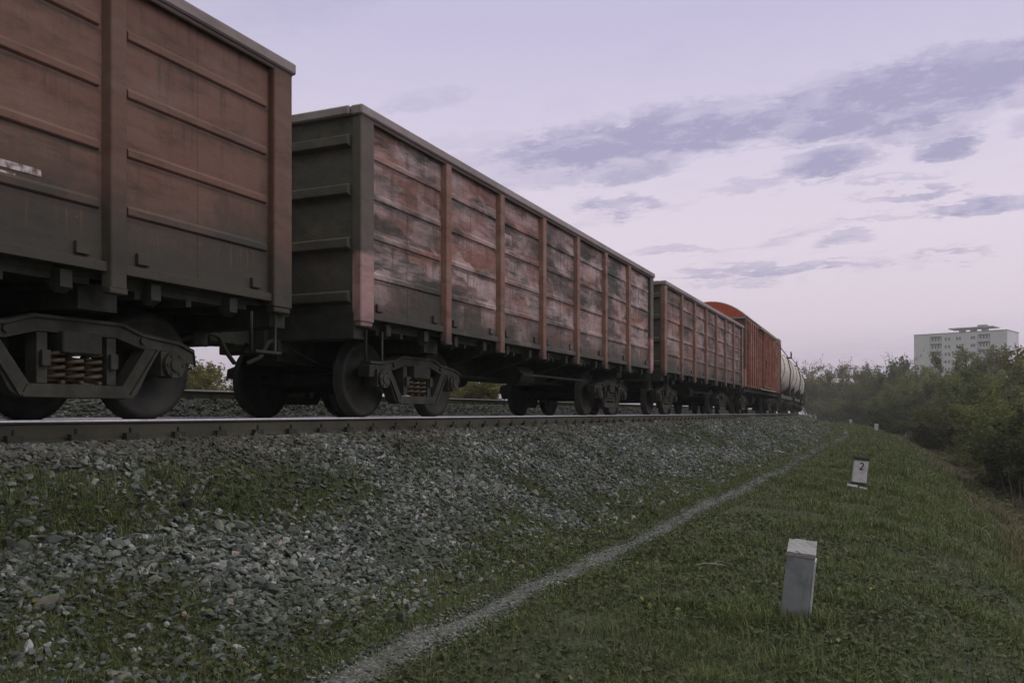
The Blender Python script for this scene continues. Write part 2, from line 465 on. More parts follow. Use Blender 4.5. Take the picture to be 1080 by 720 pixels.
M['stone'] = stone_mat('ballast_stone', [(0,(.05,.062,.05)),(.3,(.095,.110,.092)),(.55,(.145,.157,.135)),(.78,(.225,.226,.205)),(.9,(.17,.148,.118)),(.955,(.29,.285,.275)),(.985,(.42,.41,.40)),(1,(.30,.18,.12))])
M['ballast'] = stone_mat('slope_ballast_stone', [(0,(.042,.052,.048)),(.3,(.09,.104,.098)),(.55,(.15,.165,.155)),(.76,(.245,.252,.243)),(.88,(.18,.158,.13)),(.94,(.33,.33,.33)),(.985,(.48,.47,.47)),(1,(.32,.19,.13))], True)
M['stone_dim'] = stone_mat('old_ballast_stone', [(0,(.09,.092,.086)),(.5,(.14,.138,.13)),(.9,(.2,.195,.19)),(1,(.3,.29,.28))])

def place_stones():
    n = 118000
    t = logt(n, 1.8, 75); s = rng.uniform(-5.62, -3.0, n)
    og = overgrown(t, s)
    keep = rng.random(n) > og*.86
    t, s = t[keep], s[keep]
    x, y = track_np(t, s); k = in_view(x, y, zt(t, s)); t, s = t[k], s[k]
    r = (.011 + .030*rng.random(len(t))**2.2)*(1+t/48)
    r *= np.where(rng.random(len(t)) < .025, 1.7, 1)
    near = t < 8
    V1, F1 = stone_mesh(t[near], s[near], r[near], 2, .3); s1 = STONE_S; V2, F2 = stone_mesh(t[~near], s[~near], r[~near], 1, .35)
    o = np_mesh('ballast_gravel', np.concatenate([V1,V2]), np.concatenate([F1, F2+len(V1)]), M['ballast'], attrs={'s': np.concatenate([s1, STONE_S])})
    tag(o, 'loose grey ballast stones on the embankment slope', 'gravel', kind='stuff')
    n = 26000
    t = logt(n, 3, 90); s = rng.uniform(-10.6, -5.62, n)
    x, y = track_np(t, s); k = in_view(x, y, zt(t, s)) & (np.abs(np.abs(s-TC)-.8) > .11); t, s = t[k], s[k]
    r = (.018+.02*rng.random(len(t)))*(1+t/60)
    V, Fa = stone_mesh(t, s, r, 1, .1)
    tag(np_mesh('track_gravel', V, Fa, M['stone_dim']), 'grey ballast stones between and behind the rails', 'gravel', kind='stuff')
    n = 30000
    t = logt(n, 1.6, 60); s = path_c(t) + rng.normal(size=n)*.11
    x, y = track_np(t, s); k = in_view(x, y, zt(t, s)); t, s = t[k], s[k]
    r = (.004+.011*rng.random(len(t))**2.2)*(1+t/25)
    V, Fa = stone_mesh(t, s, r, 1, .6)
    tag(np_mesh('path_pebbles', V, Fa, M['stone']), 'fine pebbles scattered on the footpath', 'pebbles', kind='stuff')
place_stones()

# ------------------------------------------------------------------ grass
def blades(t, s, h, w, lean=.5, zoff=-.01):
    n = len(t); x, y = track_np(t, s); z = zt(t, s)+zoff
    a = rng.random(n)*2*PI; d = np.stack([np.cos(a), np.sin(a), np.zeros(n)], -1); side = np.stack([-d[:,1], d[:,0], d[:,2]], -1)
    l = np.abs(rng.normal(size=n))*lean*h
    up = np.stack([np.zeros(n), np.zeros(n), h], -1)
    b = np.stack([x,y,z], -1)
    p0 = b - side*w[:,None]/2; p1 = b + side*w[:,None]/2
    mid = b + up*.55 + d*(l*.3)[:,None]
    p2 = mid - side*w[:,None]*.38; p3 = mid + side*w[:,None]*.38
    tip = b + up*(1-.25*np.minimum(l/h,1))[:,None] + d*l[:,None]
    V = np.stack([p0,p1,p2,p3,tip], 1).reshape(-1,3)
    Fc = np.array([[0,1,3],[0,3,2],[2,3,4]])
    return V, (Fc[None]+(np.arange(n)*5)[:,None,None]).reshape(-1,3)
def grass_mat(name, stops):
    m = NT(name); P = m.coord('Object'); i = m.island()
    n = m.noise(P, .7, 4, .6); n2 = m.noise(P, 3.1, 3, .5)
    c = m.cramp(i, stops)
    c = m.mix(m.ramp(n, .35, .65, .0, .5), c, (.115,.128,.052))
    c = m.mix(m.ramp(n2, .52, .72, 0, .5), c, (.095,.082,.050))
    m.bsdf.inputs['Specular IOR Level'].default_value = .25
    tr = m.n.new('ShaderNodeBsdfTranslucent'); m.l.new(c, tr.inputs['Color'])
    mx = m.n.new('ShaderNodeMixShader'); mx.inputs[0].default_value = .25
    m.out(c, .6)
    m.l.new(m.bsdf.outputs[0], mx.inputs[1]); m.l.new(tr.outputs[0], mx.inputs[2])
    m.l.new(mx.outputs[0], m.n['Material Output'].inputs['Surface'])
    return m.m
M['grass'] = grass_mat('meadow_grass', [(0,(0.056,0.076,0.032)),(.35,(0.094,0.123,0.045)),(.7,(0.135,0.165,0.059)),(.9,(0.181,0.197,0.076)),(.975,(0.237,0.218,0.110)),(1,(0.362,0.330,0.195))])
M['dry'] = grass_mat('dry_grass_blade', [(0,(.10,.085,.05)),(.5,(.18,.145,.09)),(1,(.30,.24,.16))])
def place_grass():
    n = 600000
    t = logt(n, 1.7, 120); s = rng.uniform(-5.2, 5.0, n)
    x, y = track_np(t, s); k = in_view(x, y, zt(t, s)); t, s = t[k], s[k]
    pd = np.abs(s-path_c(t)); pw = .10+.17*(fbm(t*2.1, s*2.6, 44)-.5)*2
    og = np.where(s < -3.3, np.maximum(overgrown(t, s), (.05+.30*smooth(.48,.68,fbm(t*1.6, s*2.3, 83)))*(1-smooth(7,14,t))), 1.0)
    cov = (.22+.78*smooth(.30, .58, fbm(t*1.3, s*1.6, 81)))
    k = (rng.random(len(t)) < og*cov) & ((pd > pw*(1+.6*rng.random(len(t)))) | (rng.random(len(t)) < .12))
    k &= ~((s > 3.2) & (rng.random(len(t)) < .6))
    t, s, og = t[k], s[k], og[k]
    hn = fbm(t*.8, s*.9, 91)
    tuft = smooth(.55, .75, fbm(t*2.2, s*2.2, 95))
    h = (.022 + .060*hn + .06*tuft)*(.55+.7*rng.random(len(t)))
    right = smooth(-2.5, -.8, s)
    h *= (.62+.68*right) * (1+.5*smooth(8, 25, t)*right) * (1+.9*(1-smooth(-4.2, -3.6, s)))
    h *= (1+t/110)
    w = (.0034+.003*rng.random(len(t)))*(1+t/7.5)
    n = 120000
    t2 = logt(n, 1.7, 22); s2 = rng.uniform(-4.7, -2.2, n)
    x, y = track_np(t2, s2); k = in_view(x, y, zt(t2, s2)) & (rng.random(n) < np.where(s2 < -3.3, overgrown(t2, s2), 1)) & (np.abs(s2-path_c(t2)) > .13+.09*rng.random(n)); t2, s2 = t2[k], s2[k]
    t = np.append(t, t2); s = np.append(s, s2); h = np.append(h, (.014+.034*rng.random(len(t2)))*(.7+.8*fbm(t2*2, s2*2, 7))*(1+t2/60)); w = np.append(w, (.003+.003*rng.random(len(t2)))*(1+t2/6))
    # longer growth round the feet of the posts
    for (pt_, ps_, m_) in ((6.49,-.65,420),(18.69,-.65,260)):
        a_ = rng.random(m_)*2*PI; r_ = .10+np.abs(rng.normal(size=m_))*.10
        t = np.append(t, pt_+r_*np.sin(a_)); s = np.append(s, ps_+r_*np.cos(a_)*1.2); h = np.append(h, .05+.11*rng.random(m_)); w = np.append(w, (.004+.003*rng.random(m_))*(1+pt_/9))
    V, Fa = blades(t, s, h, w, .75)
    tag(np_mesh('grass', V, Fa, M['grass']), 'short rough dark green grass over the embankment', 'grass', kind='stuff')
    # seed stalks and dead stems
    n = 11000
    t = logt(n, 2.2, 60); s = rng.uniform(-5.0, 4, n)
    x, y = track_np(t, s); k = in_view(x, y, zt(t, s)) & (np.abs(s-path_c(t)) > .22) & (rng.random(n) < np.where(s < -3.4, .25*overgrown(t,s)+.03, 1)); t, s = t[k], s[k]
    V, Fa = blades(t, s, (.07+.19*rng.random(len(t))**2)*(1+t/90), (.0025+.0015*rng.random(len(t)))*(1+t/9), .45)
    n = 40000
    t = logt(n, 13, 100); s = 2.6 + rng.normal(size=n)*.42 + .5*(fbm(t*.3, t*0, 13)-.5)*2
    k = (fbm(t*.22, s*.5, 15) > .42); t, s = t[k], s[k]
    V2, F2 = blades(t, s, (.18+.3*rng.random(len(t))), (.006+.004*rng.random(len(t)))*(1+t/12), .6)
    # dry stems lie in the gaps between the ballast and the rail too
    n = 2600
    t = logt(n, 3.5, 60); s = rng.uniform(-5.75, -5.35, n)
    k = fbm(t*.8, s, 19) > .55; t, s = t[k], s[k]
    V3, F3 = blades(t, s, (.05+.09*rng.random(len(t))), (.003+.002*rng.random(len(t)))*(1+t/9), .6)
    tag(np_mesh('dry_grass', np.concatenate([V,V2,V3]), np.concatenate([Fa, F2+len(V), F3+len(V)+len(V2)]), M['dry']), 'tan dead stems and dry grass along the foot of the bank', 'dry grass', kind='stuff')
    # low broad leaves (clover, plantain) in the turf
    n = 42000
    t = logt(n, 1.7, 12); s = rng.uniform(-4.9, 3.6, n)
    x, y = track_np(t, s); k = in_view(x, y, zt(t, s)) & (np.abs(s-path_c(t)) > .2) & (rng.random(n) < np.where(s < -3.3, overgrown(t,s), 1)) & (fbm(t*1.1, s*1.1, 23) > .42); t, s = t[k], s[k]
    x, y = track_np(t, s); z = zt(t, s) + .012+.04*rng.random(len(t)); m = len(t)
    L = (.009+.016*rng.random(m))[:,None,None]*(1+t/14)[:,None,None]
    q = np.array([[-1,0,0],[0,-.55,.12],[1,0,0],[0,.55,.12]])
    V = np.einsum('nij,kj->nki', rotmats(m, .45), q)*L + np.stack([x,y,z], -1)[:,None,:]
    Fq = (np.arange(4)[None]+(np.arange(m)*4)[:,None])
    mm = grass_mat('low_leaf', [(0,(.03,.045,.022)),(.6,(.055,.072,.035)),(.93,(.09,.10,.05)),(.98,(.17,.145,.06)),(1,(.28,.23,.07))])
    tag(np_mesh('low_weeds', V.reshape(-1,3), Fq, mm), 'low broad leaved weeds in the turf', 'weeds', kind='stuff')
place_grass()

# ================================================================== TRACKS
def rail_profile():
    h = .18
    return [(-.075,-h),(.075,-h),(.075,-h+.012),(.012,-h+.04),(.011,-.045),(.036,-.032),(.0375,-.019),(.0345,-.004),(.026,0),(-.026,0),(-.037,-.012),(-.036,-.032),(-.011,-.045),(-.012,-h+.04),(-.075,-h+.012)]
def rail_mat():
    m = NT('rail_steel'); P = m.coord('Object')
    X = m.sep(P); n = m.noise(P, 3, 4)
    return m.out(m.mix(m.ramp(n, .3, .7), (.060,.058,.041), (.082,.076,.054)), .8)
M['rail'] = rail_mat()
M['sleeper'] = simple_mat('old_concrete_sleeper', (.24,.23,.21), .9, 0, .35, 5)
def sweep_rail(off, z, t0, t1, parent, step=2.0):
    prof = rail_profile(); n = len(prof)
    tt = np.arange(t0, t1+.01, step); mb = MB(); vs = []
    for t in tt:
        for (u, v) in prof:
            x, y, _ = track(float(t), off+u); vs.append((x, y, z+v))
    fs = []; mis = []
    for i in range(len(tt)-1):
        for k in range(n):
            fs.append((i*n+k, i*n+(k+1)%n, (i+1)*n+(k+1)%n, (i+1)*n+k)); mis.append(1 if k in (6,7,8,9) else 0)
    mb.v = vs; mb.f = fs; mb.mi = mis; mb.sm = [False]*len(fs)
    return mb.build('rail', [M['rail'], M['tread']], parent)
def sleeper_mb(clips=True):
    mb = MB()
    mb.prism([(-1.35,-.385),(1.35,-.385),(1.35,-.2),(.95,-.186),(.6,-.186),(.3,-.22),(-.3,-.22),(-.6,-.186),(-.95,-.186),(-1.35,-.2)], -.13, .13, 'xz', 0)
    for sx in (-1, 1):
        for o in (-.105, .105):
            mb.box((sx*.797+o, 0, -.155), (.05,.13,.07), None, 1); mb.cyl((sx*.797+o, 0, -.12), (sx*.797+o, 0, -.075), .014, None, 6, 1)
    return mb
def make_track(off, z, t0, t1, label, count, s_from):
    root = tag(empty('railway_track', (off, 0, z-.4)), label, 'railway track', 'railway tracks')
    for k in (-1, 1):
        r = sweep_rail(off+k*.797, z, t0, t1, None); r.parent = root; r.matrix_parent_inverse = Matrix.Translation((-off, 0, -(z-.4)))
    first = None
    sp = np.arange(s_from, t1, .545)
    near, rest = sp[:count], sp[count:]
    for t in near:
        x, y, a = track(float(t), off)
        if first is None: first = o = sleeper_mb().build('sleeper', [M['sleeper'], M['iron']], root)
        else: o = first.copy(); col.objects.link(o); o.parent = root
        o.location = (x-off, y, .4); o.rotation_euler = (0,0,a)
    mb = MB()
    for t in rest:
        x, y, a = track(float(t), off); rot = Matrix.Rotation(a, 3, 'Z')
        b = sleeper_mb(); o = len(mb.v)
        mb.v += [tuple(rot @ Vector(v) + Vector((x-off, y, .4))) for v in b.v]; mb.f += [tuple(i+o for i in f) for f in b.f]; mb.mi += b.mi; mb.sm += b.sm
    r = mb.build('distant_sleepers', [M['sleeper'], M['iron']], root); r['kind'] = 'stuff'
    return root
make_track(TC, 0, -14, 190, 'railway track under the goods train with a polished rail top', 100, 2.2)
make_track(-12.0, .45, -14, 190, 'second empty railway track glimpsed beneath the wagons', 60, 8.0)

# ================================================================== WAGONS
def bogie_master():
    root = empty('bogie')
    for sx in (-1, 1):
        mb = MB(); x0, x1 = sx*.95, sx*1.10
        top = [(-1.22,.50),(-1.20,.63),(-1.05,.68),(-.62,.72),(-.4,.80),(.4,.80),(.62,.72),(1.05,.68),(1.20,.63),(1.22,.50),(1.06,.50),(1.04,.60),(.80,.60),(.78,.52),(.55,.56),(.32,.66),(-.32,.66),(-.55,.56),(-.78,.52),(-.80,.60),(-1.04,.60),(-1.06,.50)]
        # top arch as quads strips between outer and inner lines
        outer = [(-1.22,.50),(-1.20,.63),(-1.02,.69),(-.62,.73),(-.40,.80),(.40,.80),(.62,.73),(1.02,.69),(1.20,.63),(1.22,.50)]
        inner = [(-1.08,.50),(-1.06,.58),(-.94,.60),(-.62,.60),(-.36,.67),(.36,.67),(.62,.60),(.94,.60),(1.06,.58),(1.08,.50)]
        for k in range(len(outer)-1):
            mb.prism([outer[k], outer[k+1], inner[k+1], inner[k]], x0, x1)
        for sy in (-1, 1):
            mb.prism([(sy*.80,.60),(sy*.66,.60),(sy*.42,.27),(sy*.50,.17),(sy*.58,.22)], x0+.005*sx, x1-.005*sx)
            mb.prism([(sy*.36,.665),(sy*.27,.665),(sy*.27,.28),(sy*.36,.28)], x0+.01*sx, x1-.01*sx)
            mb.box((sx*1.03, sy*.925, .485), (.20,.25,.22)); mb.cyl((sx*1.0, sy*.925, .475), (sx*1.17, sy*.925, .475), .115, None, 14)
            mb.cyl((sx*1.17, sy*.925, .475), (sx*1.185, sy*.925, .475), .06, None, 10)
        mb.prism([(-.50,.17),(.50,.17),(.44,.275),(-.44,.275)], x0-.01*sx, x1+.01*sx)
        for yy in (-.925, .925):
                for q in range(6):
                    a = q*PI/3; mb.cyl((sx*1.165, yy+.088*math.cos(a), .475+.088*math.sin(a)), (sx*1.182, yy+.088*math.cos(a), .475+.088*math.sin(a)), .014, None, 6)
        for k in range(len(outer)-1):     # raised casting flange along the top edge
            (ya, za), (yb, zb_) = outer[k], outer[k+1]
            mb.prism([(ya, za-.002),(yb, zb_-.002),(yb, zb_-.03),(ya, za-.03)], x1-.01*sx, x1+.022*sx)
        mb.prism([(-.50,.172),(.50,.172),(.50,.198),(-.50,.198)], x1, x1+.03*sx)
        for sy in (-1, 1):
            mb.prism([(sy*.80,.602),(sy*.775,.602),(sy*.485,.20),(sy*.51,.175)], x1-.006*sx, x1+.02*sx)
            mb.box((sx*1.12, sy*.31, .47), (.03,.07,.12)); mb.cyl((sx*1.10, sy*.62, .665), (sx*1.125, sy*.62, .665), .03, None, 8)
        mb.build('side_frame', M['iron_l'], root, .016)
        for k, yy in enumerate((-.17, 0, .17)):
            sp = MB(); pts = []
            for i in range(49):
                a = i/48*4.5*2*PI; pts.append((sx*1.03+.068*math.cos(a), yy+.068*math.sin(a), .285+.26*i/48))
            sp.tube(pts, .017, 6); sp.build('spring', M['spring'], root)
    mb = MB(); mb.box((0,0,.60), (2.3,.36,.17)); mb.box((0,0,.70), (.9,.5,.09)); mb.cyl((0,0,.74),(0,0,.84),.2,None,16)
    mb.build('bolster', M['iron'], root, .01)
    for sy in (-1, 1):
        ax = MB(); ax.lathe([(-1.12,.001),(-1.12,.065),(-.9,.065),(-.86,.095),(-.65,.085),(0,.08),(.65,.085),(.86,.095),(.9,.065),(1.12,.065),(1.12,.001)], 0, (0,sy*.925,.475), 14)
        ax.build('axle', M['wheel'], root)
        for sx in (-1, 1):
            w = MB()
            w.lathe([(-.065,.001),(-.065,.10),(-.03,.16),(.0,.34),(-.06,.385),(-.068,.42),(-.068,.503),(-.05,.507),(-.035,.495),(-.028,.48),(.062,.472),(.062,.41),(.045,.385),(.025,.33),(.03,.16),(.085,.11),(.085,.001)], 0, (0,0,0), 40)
            for i, p in enumerate(w.f):
                rr = np.mean([math.hypot(w.v[j][1], w.v[j][2]) for j in p])
                w.mi[i] = 0
            if sx < 0: w.v = [(-v[0], v[1], v[2]) for v in w.v]
            w.v = [(v[0]+sx*.79, v[1]+sy*.925, v[2]+.4735) for v in w.v]
            w.build('wheel', [M['wheel'], M['tread']], root)
    b = MB()
    for sy in (-1, 1):
        b.box((0, sy*.42, .38), (1.5,.06,.1)); b.box((0, sy*.3, .47), (.06,.5,.05))
        for sx in (-1, 1): b.box((sx*.79, sy*.44, .47), (.09,.06,.32), Matrix.Rotation(sy*.12, 3, 'X'))
    b.build('brake_rigging', M['iron'], root)
    return root
BOGIE = bogie_master()
_first = [True]
def add_bogie(parent, y):
    if _first[0]: o = BOGIE; _first[0] = False; o.parent = parent
    else: o = copy_tree(BOGIE, parent)
    o.location = (0, y, 0)
    return o

def coupler_mb(end, L):
    mb = MB(); s = end
    mb.box((0, s*(L+.22), .98), (.2,.5,.24)); mb.box((0, s*(L+.02), .98), (.55,.10,.42))
    mb.prism([(-.2,0),(-.22,.18),(-.1,.34),(-.02,.20),(.06,.16),(.12,.30),(.24,.34),(.26,.1),(.2,0)] if s > 0 else [(-.2,0),(.2,0),(.22,-.18),(.1,-.34),(.02,-.20),(-.06,-.16),(-.12,-.30),(-.24,-.34),(-.26,-.1)], .82, 1.14, 'xy')
    n = len(mb.v)
    for i in range(n-18, n): mb.v[i] = (mb.v[i][0], mb.v[i][1]+s*(L+.32), mb.v[i][2])
    # brake hose hanging beside the head
    mb.tube([(.42, s*(L+.06), .90),(.44, s*(L+.2), .86),(.44, s*(L+.34), .68),(.38, s*(L+.5), .60)], .028, 6)
    return mb

def ladder_mb(x, y, z0, z1, w=.36, n=6, axis='y', st=.03):
    mb = MB()
    d = (lambda u: (x, y+u)) if axis == 'y' else (lambda u: (x+u, y))
    for u in (-w/2, w/2):
        px, py = d(u); mb.box((px, py, (z0+z1)/2), (st, st, z1-z0))
    for k in range(n):
        z = z0+(k+.5)*(z1-z0)/n
        p0, p1 = d(-w/2), d(w/2); mb.cyl((p0[0],p0[1],z), (p1[0],p1[1],z), .013, None, 6)
    return mb

HL = 6.365
def gondola(label, mw, mp, mc, seed, marks=True):
    root = tag(empty('gondola_wagon'), label, 'railway wagon', 'open gondola wagons in the goods train')
    rnd = random.Random(seed)
    posts = [-4.3,-2.58,-.86,.86,2.58,4.3]
    edges = [-HL+.28]+sum([[p-.1, p+.1] for p in posts], [])+[HL-.28]
    zt_, zb = 3.37, 1.2
    for sx in (-1, 1):
        mb = MB()
        mb.box((sx*1.475, 0, (zt_+zb)/2), (.03, 2*HL-.04, zt_-zb))
        for i in range(0, len(edges), 2):
            a, b = edges[i]+.03, edges[i+1]-.03
            for z in (1.62, 2.08, 2.54, 3.0):
                dz = rnd.uniform(-.01,.01)
                mb.prism([(sx*1.49, z-.045+dz),(sx*1.513, z-.028+dz),(sx*1.513, z+.02+dz),(sx*1.49, z+.05+dz)], a, b, 'xz')
        for i in range(0, len(edges), 2):
            ym = (edges[i]+edges[i+1])/2 + rnd.uniform(-.08,.08)
            for z0_, z1_ in ((1.22,1.575),(1.67,2.035),(2.13,2.495),(2.59,2.955),(3.05,3.36)):
                mb.box((sx*1.4905, ym+rnd.uniform(-.004,.004), (z0_+z1_)/2), (.006,.018,z1_-z0_))
            for k in range(2): mb.box((sx*1.505, edges[i]+.18+k*(edges[i+1]-edges[i]-.36), 1.27), (.035,.12,.09))
        mb.box((sx*1.475, 0, 1.16), (.11, 2*HL-.05, .075))          # bottom flange
        mb.build('side_wall', mw, root, .006)
        for p in posts:
            mb = MB()
            mb.prism([(p-.10, sx*1.485),(p-.072, sx*1.565),(p+.072, sx*1.565),(p+.10, sx*1.485)] , 1.0, zt_, 'xy')
            mb.v = [(v[1], v[0], v[2]) for v in mb.v]
            mb.box((sx*1.52, p, .985), (.09,.17,.05))
            mb.build('side_post', mp, root, .008)
        for e in (-1, 1):
            mb = MB(); mb.box((sx*1.5, e*(HL-.13), 2.22), (.125,.27,2.30)); mb.box((sx*1.5, e*(HL-.13), 1.05), (.10,.24,.06))
            mb.build('corner_post', mc, root, .012)
        mb = MB(); mb.box((sx*1.515, 0, 3.43), (.16, 2*HL+.06, .11)); mb.box((sx*1.545, 0, 3.362), (.05, 2*HL+.02, .03))
        mb.build('top_rail', M['chord'], root, .02)
        mb = MB()                                                     # floor hatches hanging along the sill
        mb.box((sx*1.36, 0, 1.13), (.06, 2*HL-.3, .10))
        mb.build('side_sill', M['iron'], root)
        for k in range(7):
            y = -5.2+k*1.733; h = MB()
            h.box((sx*.85, y, 1.085), (1.05,1.45,.06), Matrix.Rotation(sx*.05, 3, 'Y'))
            for u in (-.55, 0, .55): h.box((sx*.9, y+u, 1.03), (.95,.06,.07), Matrix.Rotation(sx*.05, 3, 'Y'))
            for u in (-.45, .45):
                h.prism([(sx*1.30,1.14),(sx*1.47,1.1),(sx*1.47,.97),(sx*1.40,.93),(sx*1.30,1.03)], y+u-.05, y+u+.05, 'xz')
            h.build('floor_hatch', M['iron'], root)
    for e in (-1, 1):
        mb = MB(); mb.box((0, e*(HL-.03), 2.28), (2.9,.03,2.2))
        for z in (1.35, 1.95, 2.55, 3.1):
            mb.prism([(e*(HL-.02), z-.08),(e*(HL+.06), z-.05),(e*(HL+.06), z+.05),(e*(HL-.02), z+.08)], -1.42, 1.42, 'yz')
        for x in (-.5, .5): mb.box((x, e*(HL+.02), 2.25), (.14,.07,2.2))
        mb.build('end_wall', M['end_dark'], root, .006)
        mb = MB(); mb.box((0, e*(HL-.02), 3.43), (2.86,.15,.105)); mb.build('end_rail', M['chord'], root, .015)
        mb = MB(); mb.box((0, e*(HL-.1), 1.03), (2.94,.22,.30)); mb.box((0, e*(HL-.06), .83), (.9,.2,.16)); mb.build('end_beam', M['iron'], root, .01)
        coupler_mb(e, HL).build('coupler', M['iron'], root, .01)
        ladder_mb(e*1.1, e*(HL+.13), 1.05, 3.3, .36, 7, 'x').build('ladder', mp, root)
        sy = e*(HL-.35)
        for sx in (-1, 1):
            mb = MB(); mb.tube([(sx*1.5, sy-.17, 1.0),(sx*1.5, sy-.17, .62),(sx*1.5, sy+.17, .62),(sx*1.5, sy+.17, 1.0)], .018, 6); mb.box((sx*1.5, sy, .63), (.14,.36,.025))
            mb.build('step', M['iron'], root)
    mb = MB(); mb.box((0,0,.86), (.46, 2*HL-.4, .38)); mb.box((0,0,.655), (.62,2*HL-.9,.03))
    for y in (-4.33, 4.33): mb.box((0, y, .95), (2.6,.36,.2))
    for y in (-2.6,-.87,.87,2.6): mb.prism([(-1.4,1.12),(1.4,1.12),(1.4,.98),(.3,.7),(-.3,.7),(-1.4,.98)], y-.06, y+.06, 'xz')
    mb.build('underframe', M['iron'], root)
    mb = MB(); mb.box((0,0,1.16), (2.86, 2*HL-.1, .05)); mb.build('floor', M['iron'], root)
    mb = MB(); mb.cyl((.75,-.4,.72),(.75,.25,.72),.17,None,16); mb.cyl((.75,.25,.72),(.75,.5,.72),.05,None,8); mb.build('brake_cylinder', M['iron'], root)
    mb = MB(); mb.cyl((-.75,-.5,.72),(-.75,.5,.72),.17,None,16); mb.build('air_reservoir', M['iron'], root)
    mb = MB(); mb.tube([(.42,-HL+.1,.84),(.40,-HL+.8,.66),(.40,HL-.8,.66),(.42,HL-.1,.84)], .022, 6); mb.box((1.1,.9,.72), (.05,3.4,.035)); mb.build('brake_pipe', M['iron'], root)
    add_bogie(root, -4.325); add_bogie(root, 4.325)
    return root
def place(root, t_end, half):
    """put a wagon so that its near end wall stands at t_end"""
    x, y, a = track(t_end+half); root.location = (x, y, 0); root.rotation_euler = (0,0,a)
def mark(parent, name, x, y, z, w, h, mat):
    mb = MB(); mb.box((x, y, z), (.004, w, h)); return mb.build(name, mat, parent)

g1 = gondola('nearest open wagon in rusty brown, only its rear end showing', M['gon1'], M['gon1_post'], M['gon1_post'], 1)
place(g1, 6.83-2*HL, HL)
g2 = gondola('second open wagon, faded purple sides with red brown posts', M['gon2'], M['gon2_post'], M['corner_pink'], 2)
place(g2, 8.03, HL)
g3 = gondola('third open wagon, grey brown and worn, coupled before the red boxcar', M['gon3'], M['gon2_post'], M['gon2_post'], 3)
place(g3, 21.93, HL)
# worn painted markings on the wagons
mark(g1, 'painted_marking', 1.4935, 3.42, 1.735, .55, .05, M['white_mark'])
mark(g1, 'painted_marking', 1.4935, 3.30, 1.675, .40, .022, M['white_mark'])

